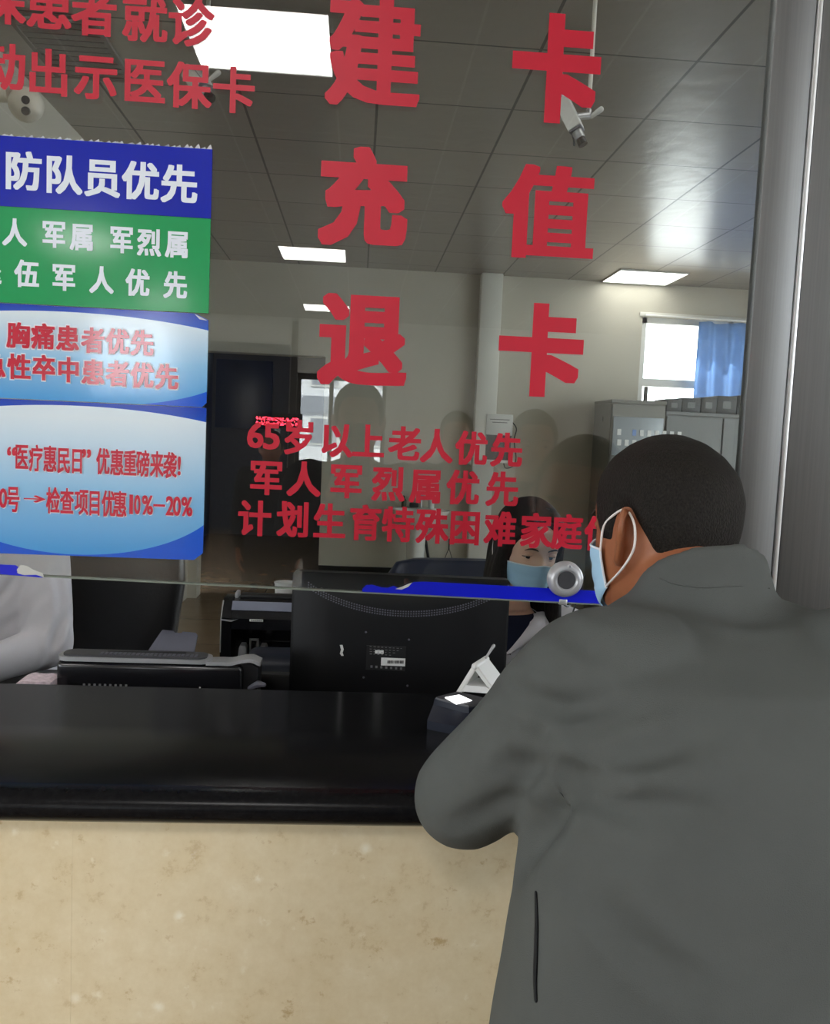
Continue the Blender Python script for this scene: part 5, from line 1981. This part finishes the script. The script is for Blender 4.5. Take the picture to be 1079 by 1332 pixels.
# ================================================================== BACK OF THE STAFF ROOM
# curtain
t = thing('curtain', 'blue curtain drawn to the right side of the back window', 'curtain', (3.3, 6.36, 2.0))
ca, cb = at(909, 414, 6.36), at(1000, 418, 6.36)
bm = nb()
xs_, xe = ca.x, 3.98
n_ = 120
rows = []
for iz in range(15):
    u = iz / 14
    z = 2.605 - u * (2.605 - 1.93)
    row = []
    for i in range(n_ + 1):
        v = i / n_
        x = xs_ + (xe - xs_) * v + 0.02 * u * math.sin(5 * v)
        y = 6.36 + (0.030 + 0.012 * u) * math.sin(v * 46 + 0.5 * math.sin(v * 9)) + 0.012 * math.sin(v * 17 + u)
        row.append((x, y, z + 0.008 * math.sin(v * 23)))
    rows.append(row)
for off in (0.0,):
    g = [[bm.verts.new(p) for p in r] for r in rows]
    for a, b in zip(g, g[1:]):
        for i in range(n_):
            bm.faces.new((a[i], a[i + 1], b[i + 1], b[i]))
bmesh.ops.solidify(bm, geom=bm.faces[:], thickness=0.004)
obj('cloth', bm, M['curtain'], t, 180)
obj('rod', tb([V3(2.46, 6.37, 2.64), V3(4.08, 6.37, 2.64)], 0.008, 10), M['frame'], t)
for k in range(9):
    x = xs_ + 0.02 + k * (xe - xs_ - 0.04) / 8
    bm = nb()
    tube(bm, [V3(x, 6.37 + 0.014 * math.cos(a), 2.636 + 0.018 * math.sin(a)) for a in np.linspace(0, 2 * PI * 0.97, 14)], 0.002, 6)
    obj('ring', bm, M['frame'], t)

# steel cabinets
def locker(name, label, x0, x1, y0, y1, z1, m, doors):
    t = thing(name, label, 'cabinet', ((x0 + x1) / 2, (y0 + y1) / 2, 0))
    bm = nb()
    box(bm, x0, x1, y0 + 0.02, y1, 0.06, z1 - 0.03, 0.003, 1)
    box(bm, x0 - 0.004, x1 + 0.004, y0 + 0.006, y1, z1 - 0.03, z1, 0.004, 1)
    box(bm, x0 + 0.01, x1 - 0.01, y0 + 0.03, y1, 0.0, 0.06)
    obj('body', bm, m, t)
    w = (x1 - x0) / doors
    for k in range(doors):
        d = obj('door', bx(x0 + k * w + 0.006, x0 + (k + 1) * w - 0.006, y0 + 0.002, y0 + 0.02, 0.08, z1 - 0.04, 0.003, 1), m, t)
        hx = x0 + (k + 1) * w - 0.05 if k % 2 == 0 else x0 + k * w + 0.05
        obj('handle', bx(hx - 0.008, hx + 0.008, y0 - 0.018, y0 + 0.004, 0.95, 1.07, 0.004), M['silver'], d)
    return t


cf = at(797, 519, 5.88)
cx0 = cf.x
t = locker('steel_cabinet', 'tall grey steel cabinet with small white cards on its front, left of the window', cx0, cx0 + 0.46, 5.90, 6.43, cf.z, M['cabinet'], 1)
obj('card_window', bx(cx0 + 0.02, cx0 + 0.44, 5.893, 5.9015, cf.z - 0.46, cf.z - 0.14, 0.002), M['paleblue'], t)
for r in range(2):
    for k in range(9):
        if r == 0 and k == 1:
            continue
        p = at(805 + k * 9.8, 561.5 + 13.5 * r + k * 0.45, 5.89)
        b2 = bx(p.x - 0.0165, p.x + 0.0165, 5.889, 5.8935, p.z - 0.028, p.z + 0.022, 0.001, 1)
        obj('name_card', b2, M['label'] if not (r == 0 and k == 2) else mat('blue name card', srgb(120, 150, 205), 0.5), t)
bm = nb()
for zq in (cf.z - 0.14, cf.z - 0.75):
    box(bm, cx0 - 0.0062, cx0 - 0.004, 6.12, 6.135, zq - 0.04, zq)
obj('side_slot', bm, M['black_base'], t)
t = locker('steel_cabinet', 'dark grey steel cabinet under the window, beside the cabinet with white cards', cx0 + 0.475, cx0 + 1.45, 5.93, 6.40, 1.80, M['cabinet2'], 2)
bxs = cx0 + 0.485
for k, (w, h) in enumerate(((0.13, 0.105), (0.16, 0.120), (0.14, 0.130), (0.17, 0.150), (0.15, 0.160), (0.16, 0.17))):
    o_ = thing('box_file', ['shortest charcoal box file on the dark cabinet, at the left end of the row', 'second charcoal box file from the left end of the row', 'third charcoal box file in the row on the dark cabinet', 'fourth charcoal box file in the row on the dark cabinet', 'fifth charcoal box file in the row on the dark cabinet', 'tallest charcoal box file on the dark cabinet'][k], 'box file', (bxs + w / 2, 6.1, 1.80), 'box files on the dark cabinet')
    obj('case', bx(bxs + 0.002, bxs + w - 0.002, 5.97, 6.30, 1.80, 1.80 + h, 0.004), M['darkfile'], o_)
    obj('spine_label', bx(bxs + w * 0.3, bxs + w * 0.7, 5.9688, 5.9705, 1.80 + h * 0.3, 1.80 + h * 0.7), M['cabinet2'], o_)
    bxs += w

# pedestal washbasin with things on it
c = at(546, 660, 6.20)
zb_ = c.z - 0.02
t = thing('washbasin', 'white pedestal washbasin at the back wall', 'washbasin', (c.x, 6.2, 0))
bm = nb()
rings = []
for z, w, d in ((-0.17, 0.09, 0.09), (-0.13, 0.15, 0.13), (-0.06, 0.22, 0.18), (-0.01, 0.255, 0.205), (0.0, 0.26, 0.21), (0.004, 0.25, 0.20), (-0.01, 0.21, 0.15), (-0.07, 0.16, 0.12), (-0.10, 0.06, 0.05)):
    rings.append(ering(V3(c.x, 6.22, zb_ + z), V3(w, 0, 0), V3(0, d, 0), 36, 0.75))
loft(bm, rings)
obj('basin', bm, M['ceramic'], t, 50)
obj('pedestal', lt([(0.0, 0.0), (0.13, 0.0), (0.125, 0.02), (0.105, 0.06), (0.092, 0.16), (0.082, 0.30), (0.078, 0.50), (0.085, zb_ - 0.2), (0.10, zb_ - 0.13), (0.0, zb_ - 0.13)], (c.x - 0.02, 6.24, 0), n=32), M['ceramic'], t)
tap = obj('tap', tb(smooth_path([V3(c.x + 0.02, 6.37, zb_), V3(c.x + 0.02, 6.37, zb_ + 0.11), V3(c.x + 0.02, 6.33, zb_ + 0.14), V3(c.x + 0.02, 6.27, zb_ + 0.12)]), 0.011, 10), M['steel_light'], t)
obj('tap_lever', bx(c.x + 0.012, c.x + 0.028, 6.33, 6.39, zb_ + 0.135, zb_ + 0.150, 0.004), M['steel_light'], tap)
for lab, dx, hh, rr_, m in (('dark green soap bottle at the left of the washbasin rim', -0.13, 0.10, 0.022, mat('dark green plastic', srgb(50, 66, 44), 0.4)), ('white soap bottle at the right of the washbasin rim', 0.11, 0.13, 0.026, M['whiteplastic'])):
    q = thing('soap_bottle', lab, 'bottle', (c.x + dx, 6.37, zb_))
    obj('bottle', lt([(0, 0.002), (rr_, 0.002), (rr_, hh * 0.65), (rr_ * 0.5, hh * 0.78), (rr_ * 0.4, hh * 0.82), (0, hh * 0.82)], (c.x + dx, 6.37, zb_), n=20), m, q)
    obj('pump', tb(smooth_path([V3(c.x + dx, 6.37, zb_ + hh * 0.8), V3(c.x + dx, 6.37, zb_ + hh), V3(c.x + dx - 0.02, 6.36, zb_ + hh * 0.99)]), 0.005, 8), m, q)
q = thing('sponge', 'dark folded cloth on the washbasin rim', 'cloth', (c.x - 0.03, 6.38, zb_))
obj('cloth', bx(c.x - 0.08, c.x + 0.0, 6.36, 6.41, zb_ + 0.003, zb_ + 0.045, 0.012), M['darkfile'], q)
q['category'] = 'cloth'
q.name = 'folded_cloth'

# pipes by the basin
pz = at(570, 740, 6.40)
t = thing('drain_pipe', 'white drain pipe with a valve at the wall right of the washbasin', 'pipe', (pz.x, 6.40, 0))
obj('pipe', tb([V3(pz.x, 6.40, 0.0), V3(pz.x, 6.40, pz.z + 0.03)], 0.018, 12), M['cream'], t)
obj('valve', tb([V3(pz.x - 0.04, 6.40, pz.z + 0.03), V3(pz.x + 0.03, 6.40, pz.z + 0.035)], [0.022, 0.018], 10, round_end=True), M['steel_light'], t)
hs = smooth_path([V3(c.x + 0.05, 6.38, zb_ - 0.15), V3(c.x + 0.09, 6.38, 0.52), V3(c.x + 0.12, 6.39, 0.34), V3(c.x + 0.10, 6.40, 0.15), V3(c.x + 0.09, 6.40, 0.014)])
tag(obj('water_hose', tb(hs, 0.013, 8), M['blackplastic']), 'black flexible water hose behind the washbasin pedestal', 'hose')
hk = at(584, 706, 6.43)
t = thing('hanging_cord', 'thin cord loop hanging from a hook low on the back wall', 'cord', (hk.x, 6.43, hk.z))
obj('hook', tb([V3(hk.x, 6.44, hk.z + 0.03), V3(hk.x, 6.43, hk.z - 0.06)], 0.006, 8, round_end=True), M['blackplastic'], t)
obj('loop', tb([V3(hk.x, 6.43, hk.z - 0.05), V3(hk.x - 0.055, 6.43, hk.z - 0.20), V3(hk.x + 0.055, 6.43, hk.z - 0.205), V3(hk.x, 6.43, hk.z - 0.05)], 0.004, 6), M['darkframe'], t)

# wall box with a dark panel beside the pier
wa, wb = at(633, 538, 6.34), at(664, 602, 6.34)
t = thing('wall_box', 'white wall mounted box with a dark lower panel above a small shelf', 'wall cabinet', ((wa.x + wb.x) / 2, 6.40, wb.z))
zm = at(650, 566, 6.34).z
obj('case', bx(wa.x, wb.x, 6.34, 6.45, zm, wa.z, 0.006), M['whiteplastic'], t)
obj('dark_panel', bx(wa.x + 0.005, wb.x - 0.005, 6.345, 6.45, wb.z + 0.02, zm, 0.004), M['greyplastic'], t)
obj('shelf', bx(wa.x - 0.03, wb.x + 0.02, 6.30, 6.45, wb.z - 0.005, wb.z + 0.018, 0.003), M['whiteplastic'], t)
bm = nb()
box(bm, wa.x + 0.03, wb.x - 0.03, 6.3385, 6.341, wa.z - 0.05, wa.z - 0.043)
box(bm, wa.x + 0.05, wb.x - 0.05, 6.3385, 6.341, wa.z - 0.075, wa.z - 0.068)
obj('label_lines', bm, M['greyink'], t, smooth=False)
obj('cable', tb(smooth_path([V3(wb.x + 0.005, 6.40, wa.z - 0.06), V3(wb.x + 0.045, 6.40, wa.z - 0.12), V3(wb.x + 0.03, 6.40, wa.z - 0.22), V3(wb.x + 0.055, 6.40, wb.z + 0.04), V3(wb.x + 0.03, 6.40, wb.z - 0.03), V3(wb.x - 0.03, 6.41, wb.z - 0.05), V3(wb.x - 0.05, 6.42, wb.z - 0.01)]), 0.005, 8), M['darkframe'], t)
obj('top_pipe', tb(smooth_path([V3(wa.x + 0.02, 6.42, wa.z), V3(wa.x + 0.025, 6.42, wa.z + 0.16), V3(wa.x - 0.02, 6.43, wa.z + 0.24)]), 0.008, 8), M['silver'], t)
obj('top_pipe', tb([V3(wa.x + 0.075, 6.42, wa.z), V3(wa.x + 0.075, 6.42, wa.z + 0.05)], 0.010, 8), M['blackplastic'], t)

# ------------------------------------------------------------------ ceiling cameras
def aim(c, d):
    d = Vector(d).normalized()
    s = d.cross(Vector((0, 0, 1))).normalized()
    u = s.cross(d)
    return Matrix(((s.x, d.x, u.x, c.x), (s.y, d.y, u.y, c.y), (s.z, d.z, u.z, c.z), (0, 0, 0, 1)))


def box_camera(label, c, d, rod_to, k=1.0, m=M['whiteplastic']):
    t = thing('security_camera', label, 'security camera', rod_to)
    A = aim(c, d)
    b2 = nb()
    box(b2, -0.032 * k, 0.032 * k, -0.075 * k, 0.06 * k, -0.028 * k, 0.028 * k, 0.006 * k, 2, A)
    h = obj('housing', b2, m, t)
    bm = nb()
    for q in range(7):
        box(bm, 0.010 * k, 0.016 * k, (-0.030 + q * 0.0085) * k, (-0.024 + q * 0.0085) * k, 0.0278 * k, 0.0286 * k, 0, 2, A)
    obj('maker_mark', bm, M['greyink'], h, smooth=False)
    obj('front_ring', xf(bx(-0.030 * k, 0.030 * k, 0.06 * k, 0.068 * k, -0.026 * k, 0.026 * k, 0.003 * k), A), M['midgrey'], t)
    P = lambda x, y, z: A @ V3(x * k, y * k, z * k)
    bm = nb()
    tube(bm, [P(0, 0.066, 0), P(0, 0.10, 0)], 0.020 * k, 18)
    obj('lens_barrel', bm, M['silver'], t)
    ln = obj('lens', tb([P(0, 0.098, 0), P(0, 0.128, 0)], [0.017 * k, 0.019 * k], 18), M['blackgloss'], t)
    obj('connector', tb([P(-0.012, -0.075, 0.0), P(-0.012, -0.10, 0.004)], 0.009 * k, 10), M['silver'], t)
    obj('cable', tb(smooth_path([P(-0.012, -0.098, 0.004), P(-0.03, -0.118, 0.01), P(-0.048, -0.09, 0.0), P(-0.046, -0.03, -0.012), P(-0.036, 0.02, -0.02), P(-0.034, 0.085, -0.03), P(-0.018, 0.10, -0.034), P(-0.01, 0.085, -0.026)]), 0.003 * k, 7), M['blackplastic'], t)
    top = Vector(rod_to)
    bot = Vector((top.x, top.y, c.z + 0.02 * k))
    obj('rod', tb([bot, top], 0.0085 * k, 12), M['pier'], t)
    obj('joint', tb([bot + V3(0, 0, 0.012), bot, P(0.02, 0.0, -0.02)], [0.012 * k, 0.014 * k, 0.012 * k], 12, round_end=True), M['silver'], t)
    obj('clamp_screw', tb([bot + V3(0.008, 0, -0.002), bot + V3(0.045 * k, -0.01, 0.022 * k)], [0.008 * k, 0.011 * k], 10, round_end=True), M['whiteplastic'], t)
    obj('ceiling_flange', lt([(0, 0), (0.03 * k, 0), (0.03 * k, -0.006), (0.012 * k, -0.012), (0, -0.012)], top, n=20), M['pier'], t)
    return t


Yc = 1.22
c1 = at(741, 152, Yc)
r1 = at(767, 140, Yc)
rt = V3(r1.x + 0.002, Yc + 0.02, ZC)
tgt = at(752, 188, Yc) - at(730, 130, Yc)
box_camera('white box camera hanging from a white rod, under the upper right red character', c1, (tgt.x, -0.03, tgt.z), rt, 0.70)
c2 = at(257, 106, 1.75)
box_camera('box camera with loose black cables hanging beside the bright light panel', c2, (0.045, -0.05, -0.060), V3(c2.x + 0.025, 1.77, ZC), 0.85)
# turret camera on the left wall
c3 = at(34, 136, 1.62)
t = thing('security_camera', 'beige twin lens turret camera high on the left wall', 'security camera', (XL, 1.62, c3.z))
bm = nb()
lathe(bm, [(0, 0), (0.06, 0), (0.058, 0.02), (0.045, 0.03), (0.03, 0.035), (0.028, c3.x - XL - 0.05), (0, c3.x - XL - 0.05)], V3(XL, 1.62, c3.z + 0.03), (1, 0, 0), 24)
obj('bracket', bm, M['cream'], t)
bm = nb()
ellipsoid(bm, c3, (0.052, 0.05, 0.052))
hd = obj('ball_housing', bm, M['cream'], t, 180)
fd = (V3(0.2, -1.0, -0.35)).normalized()
for dz in (0.014, -0.018):
    s0 = c3 + V3(0.006, 0, dz)
    obj('lens', tb([s0 + fd * 0.040, s0 + fd * 0.054], [0.013, 0.012], 16), M['blackgloss'], hd)
# grey air vent in the ceiling
va, vb = V3(-1.30, 2.05, ZC), V3(-0.98, 2.60, ZC)
t = thing('ceiling_vent', 'grey rectangular air vent in the ceiling behind the turret camera', 'ceiling vent', ((va.x + vb.x) / 2, (va.y + vb.y) / 2, ZC))
bm = nb()
for a in ((va.x, vb.x, va.y, va.y + 0.02), (va.x, vb.x, vb.y - 0.02, vb.y), (va.x, va.x + 0.02, va.y, vb.y), (vb.x - 0.02, vb.x, va.y, vb.y)):
    box(bm, *a, ZC - 0.014, ZC, 0.002, 1)
obj('frame', bm, M['vent'], t)
for k in range(11):
    y = va.y + 0.04 + k * (vb.y - va.y - 0.07) / 10
    obj('slat', bx(va.x + 0.02, vb.x - 0.02, y, y + 0.036, ZC - 0.012, ZC - 0.008), M['vent'], t)

# passage: dark navy board on the far wall
tag(obj('notice_board', bx(-2.0, -1.22, 11.21, 11.249, 1.5, 2.45, 0.005), M['navyboard']), 'dark navy board on the far wall of the dim passage', 'notice board')

# ================================================================== THE HALL, SEEN ONLY AS REFLECTIONS
t = thing('led_sign', 'small red LED text sign in the hall, reflected above the number 65', 'led sign', (-1.1, -8.0, 0))


def mirror(px, py, Y):
    p = at(px, py, Y)
    return V3(p.x, -p.y, p.z)


a, b = mirror(333, 540, 6.6), mirror(388, 554, 6.6)
t.location = ((a.x + b.x) / 2, -6.64, 0)
obj('display_case', bx(a.x - 0.03, b.x + 0.03, -6.68, -6.612, b.z - 0.03, a.z + 0.03, 0.006), M['blackplastic'], t)
bm = nb()
for r in range(2):
    for i in range(9):
        x0 = a.x + (b.x - a.x) * (i + 0.08) / 9
        w = (b.x - a.x) / 9 * 0.84
        for k in range(9):
            u, v = rng.random(), rng.random()
            X = x0 + w * u
            Z = (a.z - 0.012) - r * 0.04 - 0.03 * v
            box(bm, X - 0.006, X + 0.006, -6.612, -6.608, Z - 0.004, Z + 0.004)
obj('red_text', bm, M['led'], t, smooth=False)
obj('post', tb([V3((a.x + b.x) / 2, -6.65, 0.02), V3((a.x + b.x) / 2, -6.65, b.z - 0.02)], 0.025, 12), M['steel_light'], t)
obj('foot', lt([(0, 0), (0.18, 0), (0.18, 0.012), (0.03, 0.03), (0, 0.03)], ((a.x + b.x) / 2, -6.65, 0), n=24), M['darkframe'], t)

# pale building across the street from the hall window
t = thing('building', 'pale apartment building across the street, reflected in the glass', 'building', (0, -40, 0))
bm = nb()
box(bm, -3.4, 16, -44, -40, 0, 9)
obj('wall', bm, M['facade'], t)
for k in range(3):
    obj('band', bx(-3.4, 16.0, -40.0, -39.9, 2.35 + 2.7 * k, 3.15 + 2.7 * k), M['facadegrey'], t)
for k in range(3):
    for i in range(6):
        x = -1.6 + i * 3
        w = obj('window', bx(x - 0.7, x + 0.7, -40.0, -39.94, 0.9 + 2.7 * k, 2.2 + 2.7 * k), M['frame'], t)
        obj('pane', bx(x - 0.62, x + 0.62, -39.95, -39.92, 0.98 + 2.7 * k, 2.12 + 2.7 * k), M['facadegrey'], w)
struct('ground', bx(-30, 30, -46, -12.3, -0.2, -0.1), M['ground'])


def bystander(label, x, y, yaw, h, top, legs, arms=0.0, holding=False):
    """a standing person in the hall"""
    k = h / 1.70
    J = {}
    a = math.radians(yaw)
    J['ax'] = V3(math.cos(a), math.sin(a), 0)
    J['fw'] = V3(-math.sin(a), math.cos(a), 0)
    ax, fw = J['ax'], J['fw']
    O = V3(x, y, 0)
    P = lambda r, f, z: O + ax * r * k + fw * f * k + V3(0, 0, z * k)
    J['T'] = headT(P(0, 0.03, 1.585), yaw, 4, 0, k)
    J['neck'] = P(0, 0.0, 1.44)
    J['torso'] = [(P(0, 0, 0.88), 0.15 * k, 0.10 * k), (P(0, 0, 1.05), 0.13 * k, 0.095 * k), (P(0, 0, 1.25), 0.155 * k, 0.10 * k), (P(0, 0, 1.38), 0.15 * k, 0.08 * k), (P(0, 0, 1.44), 0.06 * k, 0.05 * k)]
    for s, q in (('L', -1), ('R', 1)):
        J['sh' + s] = P(q * 0.18, 0, 1.375)
        J['hip' + s] = P(q * 0.09, 0, 0.88)
        J['kn' + s] = P(q * 0.095, 0.015, 0.48)
        J['an' + s] = P(q * 0.10, -0.02, 0.085)
        if holding:
            J['el' + s] = P(q * 0.23, 0.08, 1.13)
            J['wr' + s] = P(q * 0.085, 0.27, 1.33)
            J['hd' + s] = ax * (-q * 0.25) + fw * 0.3 + V3(0, 0, 0.9)
            J['pn' + s] = ax * (-q) + fw * 0.2
        else:
            J['el' + s] = P(q * 0.23, -0.02, 1.10)
            J['wr' + s] = P(q * 0.22, 0.06, 0.86)
            J['pn' + s] = ax * (-q)
    t = thing('person', label, 'person', (x, y, 0))
    build_body(J, M['skin'], t, 0.009)
    eyes(J['T'], t, 'skin')
    hair_cap(J['T'], lambda th, z: short_hair(th, z, 0.012), M['hair'], t, 0.008)
    trousers(J, M[legs], t, 0.016)
    shoes(J, t)
    rg = [(P(0, 0, 0.80), 0.185 * k, 0.135 * k), (P(0, 0, 0.95), 0.18 * k, 0.13 * k), (P(0, 0, 1.1), 0.172 * k, 0.125 * k), (P(0, 0, 1.27), 0.18 * k, 0.125 * k), (P(0, 0, 1.37), 0.16 * k, 0.10 * k), (P(0, 0, 1.42), 0.10 * k, 0.08 * k), (P(0, 0, 1.45), 0.07 * k, 0.066 * k)]
    sl = []
    for s in 'LR':
        S_, E_, W_ = J['sh' + s], J['el' + s], J['wr' + s]
        sl.append(([S_ + (P(0, 0, 1.37) - S_) * 0.3, S_, S_.lerp(E_, 0.5), E_], [0.068 * k, 0.066 * k, 0.06 * k, 0.052 * k]))
        sl.append(([E_, E_.lerp(W_, 0.5), W_], [0.052 * k, 0.045 * k, 0.038 * k]))
    build_top(J, rg, sl, M[top], t, 'jacket', 0.014, (), None, 0.004, 8.0)
    return t


bystander('person in a dark jacket taking the photo, reflected in the middle of the glass', 0.0, -1.66, 0, 1.66, 'blackcloth', 'trousers', holding=True)
ph = thing('mobile_phone', 'black mobile phone held up by the person taking the photo', 'phone', (0, -1.285, 1.47))
obj('phone_body', bx(-0.037, 0.037, -1.292, -1.284, 1.375, 1.53, 0.003), M['blackgloss'], ph)
obj('screen', bx(-0.034, 0.034, -1.2935, -1.2915, 1.385, 1.52, 0.0005), M['greyplastic'], ph)
m_ = mirror(592, 590, 3.0)
bystander('person in black waiting in the hall, reflected right of the photographer', m_.x, -3.0, 5, 1.62, 'blackcloth', 'trousers')
m_ = mirror(704, 600, 1.9)
bystander('person in navy waiting close behind the man, reflected left of the cabinet', 0.60, -1.75, 4, 1.60, 'navycloth', 'trousers')
m_ = mirror(352, 600, 4.4)
bystander('person in a black coat standing in the hall, reflected below the red LED sign', m_.x, -4.4, -8, 1.49, 'blackcloth', 'trousers')
